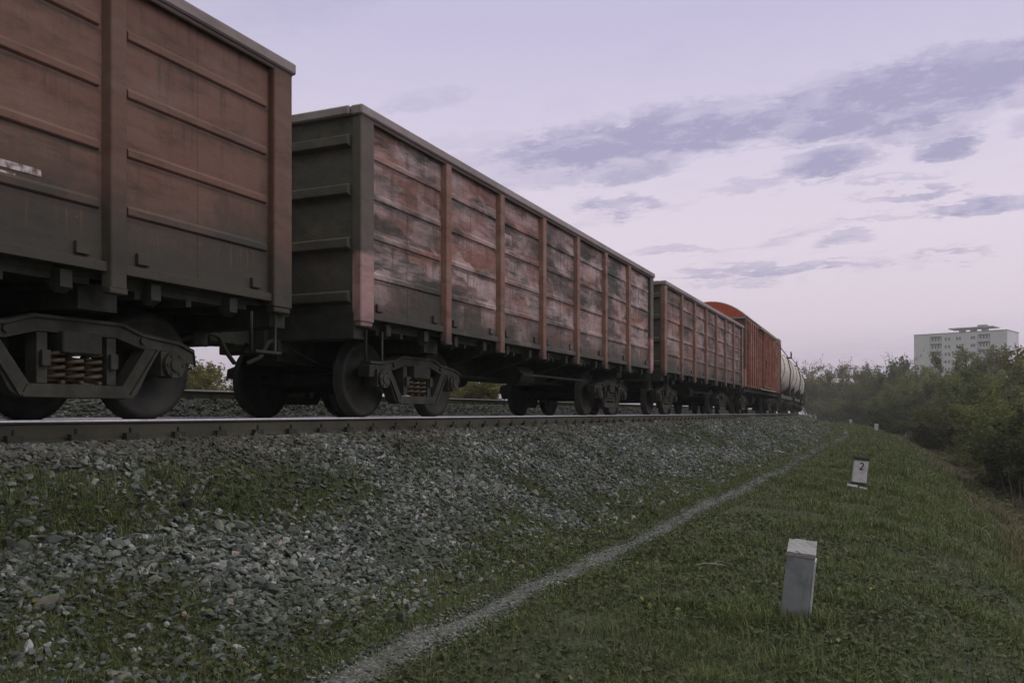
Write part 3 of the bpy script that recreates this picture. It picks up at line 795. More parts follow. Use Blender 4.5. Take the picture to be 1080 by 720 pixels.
def boxcar(label):
    root = tag(empty('covered_wagon'), label, 'railway wagon')
    H = 6.9; W = 1.42; zb, ze = 1.12, 3.95
    ys = [-6.2,-5.5,-4.75,-4.0,-3.25,-2.5,-1.75, 2.6,3.3,4.0,4.75,5.5,6.2]
    for sx in (-1, 1):
        mb = MB(); mb.box((sx*W, 0, (zb+ze)/2), (.04, 2*H-.04, ze-zb)); mb.box((sx*(W+.02), 0, zb+.05), (.06, 2*H, .12)); mb.box((sx*(W+.02), 0, ze-.06), (.07, 2*H, .12))
        mb.build('side_wall', M['box_red'], root, .008)
        for y in ys:
            mb = MB(); mb.box((sx*(W+.055), y, (zb+ze)/2), (.07,.12,ze-zb-.02)); mb.build('side_post', M['box_post'], root, .01)
        d = MB(); d.box((sx*(W+.10), .4, 2.5), (.05,3.7,2.55))
        for u in (-1.7,-1.1,-.5,.1,.7,1.3,1.85): d.box((sx*(W+.14), .4+u, 2.5), (.04,.09,2.5))
        d.box((sx*(W+.14), .4, 1.25), (.05,3.7,.07)); d.box((sx*(W+.14), .4, 3.74), (.05,3.7,.07))
        dr = d.build('door', M['box_red'], root, .008)
        hd = MB(); hd.cyl((sx*(W+.2), -1.1, 2.1), (sx*(W+.2), -1.1, 2.5), .02, None, 8); hd.box((sx*(W+.18), -1.1, 2.3), (.03,.2,.06)); hd.build('handle', M['iron'], dr)
        r = MB(); r.box((sx*(W+.16), .1, 3.84), (.10,6.6,.09)); r.box((sx*(W+.14), .1, 1.13), (.10,6.4,.06)); r.build('door_rail', M['yellow_mark'], root)
        for u in (-5.1, 5.1):
            v = MB(); v.box((sx*(W+.035), u, 3.2), (.035,.55,.42)); v.build('hatch', M['box_red'], root, .01)
        mb = MB(); mb.box((sx*1.3, 0, 1.02), (.1, 2*H-.2, .16)); mb.build('side_sill', M['iron'], root)
    # arched roof, ends closed by gable plates
    n = 14; arc = [(-W-.09, ze-.02)]
    for k in range(n+1):
        q_ = -1+2*k/n; arc.append(((W+.09)*q_, ze+.02+.66*(1-abs(q_)**2.1)))
    arc.append((W+.09, ze-.02))
    mb = MB(); mb.prism(arc[1:-1], -H-.05, H+.05, 'xz')
    for f in range(len(mb.mi)):
        mb.mi[f] = 1 if f > 1 else 0
    for k in range(9):
        y = -H+.1+k*(2*H-.2)/8
        pts = [(x*1.005, y, z+.012) for x, z in arc[1:-1]]
        mb.tube(pts, .03, 6, 1)
    mb.build('roof', [M['roof_red'], M['roof_grey']], root)
    for e in (-1, 1):
        mb = MB(); mb.box((0, e*(H-.03), (zb+ze)/2), (2*W-.05,.04,ze-zb))
        for x in (-.95,-.32,.32,.95): mb.box((x, e*(H+.02), (zb+ze)/2), (.13,.07,ze-zb-.04))
        mb.build('end_wall', M['box_red'], root, .008)
        mb = MB(); mb.box((0, e*(H+.03), ze-.02), (2*W+.1,.06,.06)); mb.build('end_rail', M['roof_grey'], root)
        for sx in (-1, 1):
            mb = MB(); mb.box((sx*W, e*(H-.05), (zb+ze)/2), (.11,.14,ze-zb+.02)); mb.build('corner_post', M['corner_pink'] if e < 0 else M['box_red'], root, .01)
        ladder_mb(1.52, e*(H-.33), 1.0, 3.8, .36, 8, 'y').build('ladder', M['box_red'], root)
        coupler_mb(e, H).build('coupler', M['iron'], root, .01)
        mb = MB(); mb.box((0, e*(H-.12), 1.0), (2.8,.22,.28)); mb.build('end_beam', M['iron'], root)
    mb = MB(); mb.box((0,0,.84), (.46, 2*H-.4, .40)); mb.box((0,0,1.06), (2.7, 2*H-.3, .06))
    for y in (-5.0,-3.2,-1.6,0,1.6,3.2,5.0): mb.prism([(-1.3,1.04),(1.3,1.04),(1.3,.92),(.3,.68),(-.3,.68),(-1.3,.92)], y-.06, y+.06, 'xz')
    mb.build('underframe', M['iron'], root)
    mb = MB(); mb.cyl((.75,-.4,.66),(.75,.4,.66),.17,None,16); mb.build('brake_cylinder', M['iron'], root)
    add_bogie(root, -5.0); add_bogie(root, 5.0)
    return root, H
bc, BH = boxcar('red boxcar with a bright red curved roof end and a sliding door')
place(bc, 35.75, BH)

def tank_master():
    root = empty('tank_wagon'); L = 5.15; r = 1.5; zc = 2.66
    mb = MB(); prof = [(-L,.001),(-L+.02,.5),(-L+.12,1.0),(-L+.32,1.34),(-L+.55,r)]+[(-L+.55+k*(2*L-1.1)/8, r) for k in range(1,9)]+[(L-.32,1.34),(L-.12,1.0),(L-.02,.5),(L,.001)]
    mb.lathe(prof, 1, (0,0,zc), 44)
    for y in (-3.0,-1.0,1.0,3.0): mb.lathe([(y-.03,r),(y-.03,r+.012),(y+.03,r+.012),(y+.03,r)], 1, (0,0,zc), 44)
    mb.build('tank_barrel', M['tank'], root)
    for y in (-3.9, 3.9):
        mb = MB(); mb.lathe([(y-.07,r+.004),(y-.07,r+.025),(y+.07,r+.025),(y+.07,r+.004)], 1, (0,0,zc), 44); mb.build('tank_strap', M['iron_l'], root)
        mb = MB(); mb.prism([(-1.3,1.06),(1.3,1.06),(1.32,1.95),(.95,1.50),(.5,1.24),(0,1.15),(-.5,1.24),(-.95,1.50),(-1.32,1.95)], y-.25, y+.25, 'xz'); mb.build('saddle', M['iron_l'], root)
    mb = MB(); mb.lathe([(zc+r-.1,.45),(zc+r+.26,.45),(zc+r+.30,.40),(zc+r+.34,.001)], 2, (0,0,0), 20); mb.box((0,.3,zc+r+.33), (.1,.5,.06)); mb.build('filler_hatch', M['iron_l'], root)
    mb = MB(); mb.box((0,0,zc+r+.05), (1.9,1.7,.04))
    for x in (-.93,.93):
        for y in (-.8,0,.8): mb.box((x, y, zc+r+.27), (.035,.035,.44))
        mb.box((x, 0, zc+r+.48), (.03,1.64,.03))
    mb.build('platform', M['iron'], root)
    for sx in (-1, 1):
        lm = MB()
        for u in (-.2, .2):
            lm.tube([(sx*1.46, u, 1.1),(sx*1.60, u, 2.66),(sx*1.38, u, 3.6),(sx*.95, u, 4.2)], .025, 6)
        for k in range(9):
            z = 1.25+k*.33; x = 1.46+.14*min(1, (z-1.1)/1.56) if z < 2.66 else 1.60-.22*((z-2.66)/.94)**1.3
            lm.cyl((sx*x, -.2, z), (sx*x, .2, z), .015, None, 6)
        lm.build('ladder', M['iron_l'], root)
        mb = MB(); mb.box((sx*1.3, 0, 1.0), (.14, 10.6, .2)); mb.box((sx*1.44,-4.9,1.12), (.12,.9,.05)); mb.box((sx*1.44,4.9,1.12), (.12,.9,.05)); mb.build('side_sill', M['tank'], root)
    mb = MB(); mb.box((0,0,.9), (.46, 10.7, .34))
    for y in (-3.9,0,3.9): mb.box((0, y, 1.0), (2.6,.4,.16))
    mb.build('underframe', M['iron'], root)
    for e in (-1, 1):
        mb = MB(); mb.box((0, e*5.38, 1.0), (2.9,.2,.28)); mb.build('end_beam', M['iron_l'], root)
        coupler_mb(e, 5.4).build('coupler', M['iron'], root, .01)
    add_bogie(root, -3.9); add_bogie(root, 3.9)
    return root
tank = tank_master()
TL = ['dirty white tank wagon directly behind the red boxcar', 'second tank wagon, next along after the one behind the boxcar', 'third tank wagon, partly hidden in the bend', 'fourth tank wagon far along the bend by the trees', 'last tank wagon at the vanishing end of the train']
t = 35.75+2*BH+1.15
for i, lb in enumerate(TL):
    o = tank if i == 0 else copy_tree(tank)
    tag(o, lb, 'railway wagon', 'tank wagons at the end of the train')
    place(o, t, 5.4); t += 12.0

# ================================================================== POSTS
def on_ray(px, s_target, zmin=8):
    Z = zmin
    while Z < 380:
        p = ray(px, 435, Z); t_, s_ = inv_track(p.x, p.y)
        if s_ >= s_target: return p, Z
        Z *= 1.005
    return p, Z
def conc_mat(name, c, w):
    m = NT(name); P = m.coord('Object'); n = m.noise(P, 9, 6, .65, 0, w); n2 = m.noise(P, 60, 3, .6, 0, w); n3 = m.noise(m.coord('Object', (1,1,.25)), 14, 4, .6, .2, w+2)
    col_ = m.mix(m.ramp(n, .42, .68, 0, .7), c, tuple(v*.62 for v in c)); col_ = m.mix(m.ramp(n3, .58, .72, 0, .5), col_, (.12,.12,.11))
    z = m.sep(P)[2]
    col_ = m.mix(m.ramp(m.math('ADD', z, m.math('MULTIPLY', n, .12)), .16, .04, 0, .85), col_, (.075,.078,.06))
    m.bump(m.math('ADD', n, m.math('MULTIPLY', n2, .4)), .35, .01)
    return m.out(col_, .9)
M['conc'] = conc_mat('bare_concrete', (.31,.31,.36), 2.)
M['white_conc'] = conc_mat('whitewashed_concrete', (.70,.635,.715), 5.)
M['old_white'] = conc_mat('old_limewash', (.36,.33,.36), 8.)
M['black_p'] = simple_mat('faded_black_paint', (.055,.055,.052), .8, 0, .3, 14)

def digit_two(parent, x, y, z, h, mat):
    """a painted figure 2 on a post face that looks towards -Y"""
    pts = []
    w = h*.58
    for k in range(9):
        a = R_(160 - k*27); pts.append((w*.40*math.cos(a), h*.72+h*.24*math.sin(a)*1.0))
    pts += [(w*.10, h*.34), (-w*.34, h*.06)]
    th = h*.085
    mb = MB()
    L, Rr = [], []
    for i, p in enumerate(pts):
        a = pts[max(i-1,0)]; b = pts[min(i+1,len(pts)-1)]; d = Vector((b[0]-a[0], b[1]-a[1])).normalized(); nrm = Vector((-d.y, d.x))
        L.append((p[0]+nrm.x*th, p[1]+nrm.y*th)); Rr.append((p[0]-nrm.x*th, p[1]-nrm.y*th))
    n = len(pts)
    vs = [(x+u, y, z+v) for u, v in L]+[(x+u, y, z+v) for u, v in Rr]
    mb.add(vs, [(i, i+1, n+i+1, n+i) for i in range(n-1)])
    mb.add([(x-w*.44, y-.0006, z), (x+w*.46, y-.0006, z), (x+w*.46, y-.0006, z+h*.15), (x-w*.44, y-.0006, z+h*.15)], [(0,1,2,3)])
    return mb.build('numeral', mat, parent)

def weathered(o, seed):
    """break up a cast concrete block: uneven faces and chipped edges"""
    me = o.data; bm = bmesh.new(); bm.from_mesh(me)
    bmesh.ops.subdivide_edges(bm, edges=bm.edges[:], cuts=7, use_grid_fill=True)
    nr = np.random.default_rng(seed); sharp = {}
    for e in bm.edges:
        if len(e.link_faces) == 2 and e.calc_face_angle(0) > .5:
            for v in e.verts: sharp[v] = 1
    bm.normal_update()
    cc = sum((v.co for v in bm.verts), Vector())/len(bm.verts)
    for v in bm.verts:
        d = (nr.random()-.5)*.003
        k = float(vnoise(v.co.x*31+v.co.y*17+seed*5, v.co.z*29, seed))
        if v in sharp: d -= max(0, k-.55)*.035
        v.co += v.normal*d
    bm.to_mesh(me); bm.free(); o.modifiers.clear()
    return o
def picket(label, p, lean, rz, painted, h=.62, w=.19, dpt=.14, w2=.27):
    root = tag(empty('marker_post', p), label, 'marker post', 'marker posts beside the footpath')
    root.rotation_euler = (lean[0], lean[1], rz)
    if painted == 2:
        b = MB(); b.box((0,0,h*.5-.1), (w2,dpt,h-.0+.2)); b.v = [(v[0]*(.94 if v[2] > 0 else 1), v[1], v[2]) for v in b.v]
        weathered(b.build('shaft', M['white_conc'], root, .004), 1)
        k = MB(); k.box((0,0,h*.13), (w2+.012,dpt+.012,.085)); k.build('black_band', M['black_p'], root)
        k = MB(); k.box((0,0,h-.012), (w2+.0,dpt+.014,.05)); k.prism([(-dpt/2-.008,h+.013),(dpt/2+.008,h+.013),(dpt/2+.0,h+.035),(-dpt/2,h+.035)], -w2/2, w2/2, 'yz'); k.build('black_cap', M['black_p'], root)
        digit_two(root, 0, -dpt/2-.003, h*.62, .145, M['black_p'])
    else:
        b = MB(); b.box((0,0,h*.5-.12), (w,dpt,h+.24)); b.v = [(v[0]*(.93 if v[2] > .2 else 1), v[1]*(.9 if v[2] > .2 else 1), v[2]) for v in b.v]
        weathered(b.build('shaft', M['conc'] if painted == 0 else M['white_conc'], root, .004), 2)
        tw, td = w*.95, dpt*.95
        c = MB(); c.prism([(-td/2, h+.0),(td/2, h+.0),(td/2, h+.10),(-td/2+.0, h+.028)], -tw/2, tw/2, 'yz'); weathered(c.build('white_cap', M['old_white'], root, .003), 3)
        if painted == 0:
            e = MB(); e.box((w/2-.004, 0, h*.56), (.012,dpt*.9,h*.80)); e.build('white_edge', M['white_conc'], root)
    return root
p = hit_ground(838, 655)
picket('plain grey concrete post with a white top, leaning in the near grass', (p.x, p.y, p.z-.01), (R_(3), R_(5.5), 0), R_(3), 0, .50, .205, .15)
p = hit_ground(905, 514)
p2 = p.copy()
picket('white post with black bands and a black number 2', (p.x, p.y, p.z-.01), (R_(-2), R_(7), 0), R_(14), 2, .60)
p, _z = on_ray(924, .35); p.z = ground_at(p.x, p.y)
picket('tiny white post far off where the grass meets the thicket', (p.x, p.y, p.z), (0, R_(3), 0), R_(10), 1, .62, .3, .16)
p, _z = on_ray(897.5, .0); p.z = ground_at(p.x, p.y)
picket('tiny white post at the far end of the footpath', (p.x, p.y, p.z), (0, R_(-3), 0), R_(5), 1, .62, .34, .16)
# broken white board lying before the numbered post
b = MB()
b.prism([(-.22,-.06),(-.02,-.07),(.01,.055),(-.19,.07)], 0, .05, 'xy'); b.prism([(.02,-.055),(.16,-.09),(.20,.02),(.05,.06)], .0, .04, 'xy'); b.box((0,0,-.03), (.4,.06,.05))
o = weathered(b.build('broken_board', M['old_white'], None, .003), 4)
q = hit_ground(904, 517.5); o.location = (q.x, q.y, q.z+.05); o.rotation_euler = (R_(18), R_(9), R_(22))
tag(o, 'broken whitewashed slab lying at the foot of the number 2 post', 'broken slab')
# a dead stick in the grass
tw = MB(); tw.tube([(-.14,0,0),(-.05,.01,.02),(.06,-.005,.018),(.15,.02,.0)], [.006,.007,.006,.003], 6); tw.tube([(.02,0,.02),(.07,.05,.04),(.12,.07,.03)], [.004,.003,.002], 5)
o = tw.build('dead_stick', simple_mat('bleached_wood', (.38,.34,.29), .9, 0, .3, 20)); q = hit_ground(750, 602); o.location = (q.x, q.y, q.z+.05); o.rotation_euler = (0,0,R_(10))
tag(o, 'pale dead stick lying in the grass left of the grey post', 'stick')

# ================================================================== TREES
def leaf_mat(name, stops):
    m = NT(name); P = m.coord('Object'); i = m.island(); r = m.objrand()
    c = m.cramp(i, stops)
    n = m.noise(P, .55, 3, .6)
    c = m.mix(m.ramp(n, .35, .65, .1, .6), c, tuple(stops[0][1]))
    hs = m.n.new('ShaderNodeHueSaturation'); m.l.new(c, hs.inputs['Color']); m.l.new(m.ramp(r, 0, 1, .75, 1.45), hs.inputs['Value'])
    c = hs.outputs[0]
    tr = m.n.new('ShaderNodeBsdfTranslucent'); m.l.new(c, tr.inputs['Color'])
    mx = m.n.new('ShaderNodeMixShader'); mx.inputs[0].default_value = .42
    m.out(c, .7)
    m.l.new(m.bsdf.outputs[0], mx.inputs[1]); m.l.new(tr.outputs[0], mx.inputs[2])
    m.l.new(mx.outputs[0], m.n['Material Output'].inputs['Surface'])
    return m.m
LM = {'green': leaf_mat('dull_green_leaves', [(0,(0.100,0.110,0.044)),(.5,(0.154,0.156,0.060)),(.9,(0.216,0.200,0.081)),(1,(0.316,0.241,0.091))]),
      'dark': leaf_mat('dark_green_leaves', [(0,(0.064,0.073,0.035)),(.6,(0.099,0.109,0.046)),(1,(0.157,0.153,0.065))]),
      'olive': leaf_mat('olive_leaves', [(0,(0.108,0.104,0.046)),(.5,(0.171,0.157,0.064)),(.9,(0.228,0.196,0.081)),(1,(0.316,0.237,0.092))]),
      'russet': leaf_mat('russet_leaves', [(0,(0.085,0.065,0.036)),(.5,(0.143,0.101,0.055)),(1,(0.234,0.143,0.072))]),
      'yellow': leaf_mat('yellowing_leaves', [(0,(.08,.075,.03)),(.5,(.14,.125,.045)),(1,(.24,.20,.06))]),
      'bare': leaf_mat('last_autumn_leaves', [(0,(.11,.09,.075)),(1,(.20,.16,.12))])}
M['bark'] = simple_mat('grey_bark', (.13,.115,.10), .9, 0, .4, 8)
M['bark_pale'] = simple_mat('pale_twigs', (.21,.175,.175), .9, 0, .3, 8)

def tree_mesh(kind, seed):
    """8 m tall template: (trunk MB, leaf verts, leaf faces)"""
    rd = random.Random(seed); nr = np.random.default_rng(seed); mb = MB(); ends = []
    def branch(p, d, L, r, depth):
        pts = [p]; n = 4; q = p.copy(); dd = d.copy()
        for i in range(n):
            dd = (dd + Vector((rd.gauss(0,.16), rd.gauss(0,.16), rd.gauss(.05,.08)))).normalized(); q = q + dd*L/n; pts.append(q.copy())
        mb.tube(pts, [r*(1-.7*i/n) for i in range(n+1)], 5 if depth else 8)
        if depth >= 2: ends.extend(pts[2:]); return
        ends.append(pts[-1]) ; k = {0: 9, 1: 4}[depth]
        for j in range(k):
            f = rd.uniform(.3, 1.0) if depth == 0 else rd.uniform(.25, 1)
            i = min(int(f*n), n-1); b = pts[i].lerp(pts[i+1], f*n-i)
            a = rd.uniform(0, 2*PI); up = rd.uniform(.2,.9)
            nd = (dd*.55 + Vector((math.cos(a), math.sin(a), up))*.8).normalized()
            branch(b, nd, L*rd.uniform(.42,.62), r*.45, depth+1)
    if kind == 'spruce':
        mb.tube([(0,0,0),(0,0,4),(0,0,8)], [.16,.09,.015], 8)
        C = []
        for z in np.arange(1.0, 7.9, .22):
            R0 = (8-z)*.26+.1; m = int(4+R0*5)
            for k in range(m):
                a = rd.uniform(0, 2*PI); rr = R0*rd.uniform(.25,1)
                C.append((rr*math.cos(a), rr*math.sin(a), z-rr*.25+rd.gauss(0,.05)))
        C = np.array(C); per, spread, size = 22, .13, .085
    else:
        stems = {'bush': 6, 'round': 2, 'tall': 1, 'sparse': 1}[kind]
        for s_ in range(stems):
            a = rd.uniform(0, 2*PI); k = 0 if stems == 1 else (.55 if kind == 'bush' else .3)
            d = Vector((math.cos(a)*k, math.sin(a)*k, 1)).normalized()
            branch(Vector((math.cos(a)*.12*(stems > 1), math.sin(a)*.12*(stems > 1), -.3)), d, {'bush': 5.0,'round': 5.4,'tall': 6.6,'sparse': 6.2}[kind]*rd.uniform(.8,1.05), {'bush': .07,'round': .16,'tall': .13,'sparse': .13}[kind], 0)
        C = np.array([e[:] for e in ends])
        if kind == 'tall': C[:,:2] *= .8
        zmax = C[:,2].max()
        if kind in ('bush','round'):
            # leafy skirt so the thicket closes down to the ground
            m = 40 if kind == 'bush' else 22
            a = nr.random(m)*2*PI; rr = np.sqrt(nr.random(m))*C[:,:2].std()*1.5
            C = np.concatenate([C, np.stack([rr*np.cos(a), rr*np.sin(a), nr.uniform(.2, zmax*.5, m)], -1)])
        per, spread, size = {'bush': (32,.17,.105), 'round': (34,.185,.115), 'tall': (26,.17,.10), 'sparse': (5,.2,.08)}[kind]
    n = len(C)*per
    P = np.repeat(C, per, 0) + nr.normal(size=(n,3))*spread*np.array([1,1,.8])
    P[:,2] = np.maximum(P[:,2], .05)
    global rng
    keep = rng; rng = nr; Rm = rotmats(n, .9); rng = keep
    q = np.array([[-1,0,0],[0,-.5,.15],[1,0,0],[0,.5,.15]])
    L = size*(.6+.8*nr.random(n))
    V = np.einsum('nij,kj->nki', Rm, q)*L[:,None,None] + P[:,None,:]
    sc_ = 8.0/max(np.percentile(P[:,2], {'bush':98,'round':97.5,'tall':98,'sparse':97,'spruce':99.5}[kind]), 1)
    mb.v = [tuple(c*sc_ for c in v) for v in mb.v]
    return mb, V.reshape(-1,3)*sc_, np.arange(4)[None]+(np.arange(n)*4)[:,None]
TPL = {}
def tree(name, kind, var, leaf, loc, height, label, group, wide=1., rz=None, pale=False):
    key = (kind, var)
    root = tag(empty(name, loc, random.uniform(0, 6.28) if rz is None else rz), label, 'bush' if name == 'bush' else 'tree', group)
    if key not in TPL:
        mb, V, Fq = tree_mesh(kind, 100+hash((kind, var)) % 1 + {'bush':10,'round':20,'tall':30,'sparse':40,'spruce':50}[kind]+var)
        tr = mb.build('stems' if kind == 'bush' else 'trunk', M['bark'], root); cr = np_mesh('crown', V, Fq, LM['green'], parent=root)
        TPL[key] = (tr, cr)
    else:
        a, b = TPL[key]
        tr = a.copy(); cr = b.copy()
        for o in (tr, cr): col.objects.link(o); o.parent = root
    for o, m in ((tr, M['bark_pale'] if pale else M['bark']), (cr, LM[leaf])):
        o.material_slots[0].link = 'OBJECT'; o.material_slots[0].material = m
    k = height/8; root.scale = (k*wide, k*wide, k)
    return root
G1 = 'trees on the skyline of the thicket'; G2 = 'bushes in the middle of the thicket'; G3 = 'bushes along the front of the thicket'
# (name, kind, var, leaf, px, top py, lateral s, wide, group, label)
TR = [
 ('tree','sparse',0,'bare',856,380,9,1.0,G1,'bare purplish birch beside the last tank wagons'),
 ('tree','sparse',1,'bare',873,382,13,1.0,G1,'thin leafless tree right of the birch by the train'),
 ('tree','round',0,'olive',866,390,6,.8,G1,'olive rounded tree directly right of the tank wagons'),
 ('tree','tall',0,'dark',888,387,16,1.0,G1,'dark narrow tree behind the pale low roof'),
 ('tree','tall',1,'dark',897,387,18,.9,G1,'slimmer dark tree beside the dark narrow one behind the roof'),
 ('tree','tall',0,'yellow',906,386,10,.9,G1,'russet yellow tree rising near the centre of the far thicket'),
 ('tree','sparse',2,'bare',916,383,14,.9,G1,'slender leafless tree poking above the yellowish trees'),
 ('tree','tall',1,'olive',925,391,9,.9,G1,'olive narrow tree above the farthest white post'),
 ('tree','round',1,'dark',940,384,10,.75,G1,'dark round treetop left of the apartment block'),
 ('tree','sparse',0,'bare',949,375,14,1.0,G1,'bare twiggy tree standing over the dark round treetop'),
 ('tree','tall',0,'russet',957,387,12,.9,G1,'reddish tree at the left foot of the apartment block'),
 ('tree','round',0,'green',971,391,13,.8,G1,'flat topped green tree under the left balconies'),
 ('tree','round',1,'green',988,391,14,.8,G1,'green tree in front of the middle of the apartment block'),
 ('tree','tall',1,'olive',1005,386,13,.9,G1,'olive green tree stepping up to the tallest crown'),
 ('tree','round',0,'olive',1020,377,13,.75,G1,'olive crown before the right balconies'),
 ('tree','tall',1,'russet',1029,369,15,1.0,G1,'reddish tipped tallest tree covering the right balconies'),
 ('tree','round',1,'green',1044,372,14,.75,G1,'broad green tree right of the tallest reddish one'),
 ('tree','sparse',1,'bare',1059,373,12,.9,G1,'tree with pale sparse leaves at the right corner of the block'),
 ('tree','round',0,'dark',1074,375,12,.8,G1,'dark tree at the right edge below the block corner'),
 ('tree','round',1,'olive',1100,372,12,.8,G1,'olive tree just beyond the right edge of the thicket'),
 ('tree','round',0,'green',1128,368,11,.8,G1,'green tree furthest right along the thicket'),
 ('bush','bush',0,'olive',858,398,4,1.0,G2,'olive shrub pressed against the train\'s tail'),
 ('bush','round',1,'olive',878,402,5,.9,G2,'olive bushy tree below the pale low roof'),
 ('bush','round',0,'olive',897,398,6,.9,G2,'yellow green bushy tree right of the pale low roof'),
 ('bush','bush',1,'olive',914,402,5.5,.9,G2,'olive bushy growth in mid thicket behind the far posts'),
 ('bush','round',1,'olive',932,402,6,.9,G2,'olive green bush under the dark round treetop'),
 ('bush','round',0,'dark',952,399,6.5,.9,G2,'dark bush below the reddish tree'),
 ('bush','bush',0,'green',974,404,7,.9,G2,'dense green bush below the left balconies'),
 ('bush','round',1,'dark',995,405,7.5,.9,G2,'dark bush below the middle of the apartment block'),
 ('bush','round',0,'olive',1014,404,7,.8,G2,'lighter olive bush with pale tips below the tallest crown'),
 ('bush','round',1,'green',1038,398,7.5,.9,G2,'bulky green bush beneath the broad green tree'),
 ('bush','bush',1,'dark',1060,402,7,.9,G2,'shadowy bush beneath the sparse tree'),
 ('bush','round',0,'green',1086,398,7,.9,G2,'tall bush at the right edge of the picture'),
 ('bush','bush',1,'green',884,421,3.2,.9,G3,'low green bush where the footpath disappears'),
 ('bush','bush',0,'olive',903,423,3.4,.9,G3,'low olive bush behind the farthest white post'),
 ('bush','bush',1,'dark',921,421,3.6,.9,G3,'low dark bush behind the second farthest white post'),
 ('bush','bush',0,'green',938,422,3.8,.9,G3,'low bush right of the tiny white posts'),
 ('bush','bush',1,'dark',958,420,4.2,.9,G3,'dark low bush above the tan dry grass'),
 ('bush','bush',0,'green',980,428,4.4,.9,G3,'green low bush behind the tan dry grass'),
 ('bush','bush',1,'green',1003,433,4.6,.85,G3,'leafy low bush right of the tan dry grass'),
 ('bush','bush',0,'dark',1026,424,4.8,.85,G3,'dark front bush below the bulky green one'),
 ('bush','bush',1,'olive',1050,431,4.8,.85,G3,'olive front bush near the right edge'),
 ('bush','bush',0,'green',1077,424,4.8,.85,G3,'large front bush at the right edge above the slope'),
 ('bush','bush',1,'dark',1112,430,4.8,.85,G3,'dark front bush just past the right edge'),
]
for nm, kind, var, leaf, px, py, s_, wd, grp, lb in TR:
    p, Z = on_ray(px, s_)
    z0 = ground_at(p.x, p.y); h = (435-py)/F*Z + EYE - z0
    tree(nm, kind, var, leaf, (p.x, p.y, z0-.05), h, lb, grp, wd*(1.0 if h > 6 else 1.15), None, kind == 'sparse')
# bushes beyond the second track, seen under the wagons
G4 = 'bushes beyond the second track'
for px, py, Z, leaf, kind, var, lb in [
    (186,384,34,'yellow','bush',0,'yellow leaved bush seen under the first wagon'),
    (216,396,30,'yellow','bush',1,'low yellow bush under the coupling of the first two wagons'),
    (506,398,42,'yellow','bush',0,'tan yellow bush framed under the second wagon'),
    (478,402,46,'olive','bush',1,'olive bush beside the tan one under the second wagon'),
    (60,385,30,'olive','bush',0,'olive bush behind the first wagon\'s bogie'),
    (600,405,70,'green','bush',1,'green bush far behind the second wagon\'s rear bogie'),
    (740,408,150,'green','round',0,'green tree behind the third wagon\'s wheels')]:
    p = ray(px, 435, Z); z0 = ground_at(p.x, p.y)
    tree('bush', kind, var, leaf, (p.x, p.y, z0-.05), (435-py)/F*Z+EYE-z0, lb, G4, 1.2)

# undergrowth filling the foot of the thicket
def undergrowth():
    n = 110000
    t = logt(n, 7, 170); s = 2.8 + np.abs(rng.normal(size=n))*2.0 + .9*(fbm(t*.35, t*0, 77)-.5)*2
    x, y = track_np(t, s); z = zt(t, s)
    k = in_view(x, y, z, 350); t, s, x, y, z = t[k], s[k], x[k], y[k], z[k]
    hh = (.15+1.1*fbm(t*.6, s*.7, 5)**1.5*smooth(2.6, 4.2, s)+.12)*(1+t/150)
    z = z + rng.random(len(t))*hh
    m = len(t); L = (.022+.03*rng.random(m))*(1+t/22)
    q = np.array([[-1,0,0],[0,-.5,.15],[1,0,0],[0,.5,.15]])
    V = np.einsum('nij,kj->nki', rotmats(m, .9), q)*L[:,None,None] + np.stack([x,y,z], -1)[:,None,:]
    mm = leaf_mat('undergrowth_leaves', [(0,(0.081,0.085,0.048)),(.5,(0.124,0.119,0.064)),(.85,(0.174,0.139,0.085)),(1,(0.248,0.187,0.115))])
    tag(np_mesh('undergrowth', V.reshape(-1,3), np.arange(4)[None]+(np.arange(m)*4)[:,None], mm), 'tangled dull undergrowth below the thicket', 'undergrowth', kind='stuff')
    # bare stems standing in it
    mb = MB(); rd = random.Random(4)
    for k in range(420):
        tt_ = 10*math.exp(rd.random()*math.log(9)); s_ = 3.0+abs(rd.gauss(0,1.3)); x_, y_, _ = track(tt_, s_); z_ = float(zt(tt_, s_)); h_ = rd.uniform(.5,1.8)
        dx, dy = rd.gauss(0,.18)*h_, rd.gauss(0,.18)*h_
        mb.tube([(x_,y_,z_-.05),(x_+dx*.4,y_+dy*.4,z_+h_*.5),(x_+dx,y_+dy,z_+h_)], [.010*(1+tt_/60),.007*(1+tt_/60),.003], 4)
    tag(mb.build('brushwood', M['bark_pale']), 'thin bare stems standing in the undergrowth', 'brushwood', kind='stuff')
undergrowth()

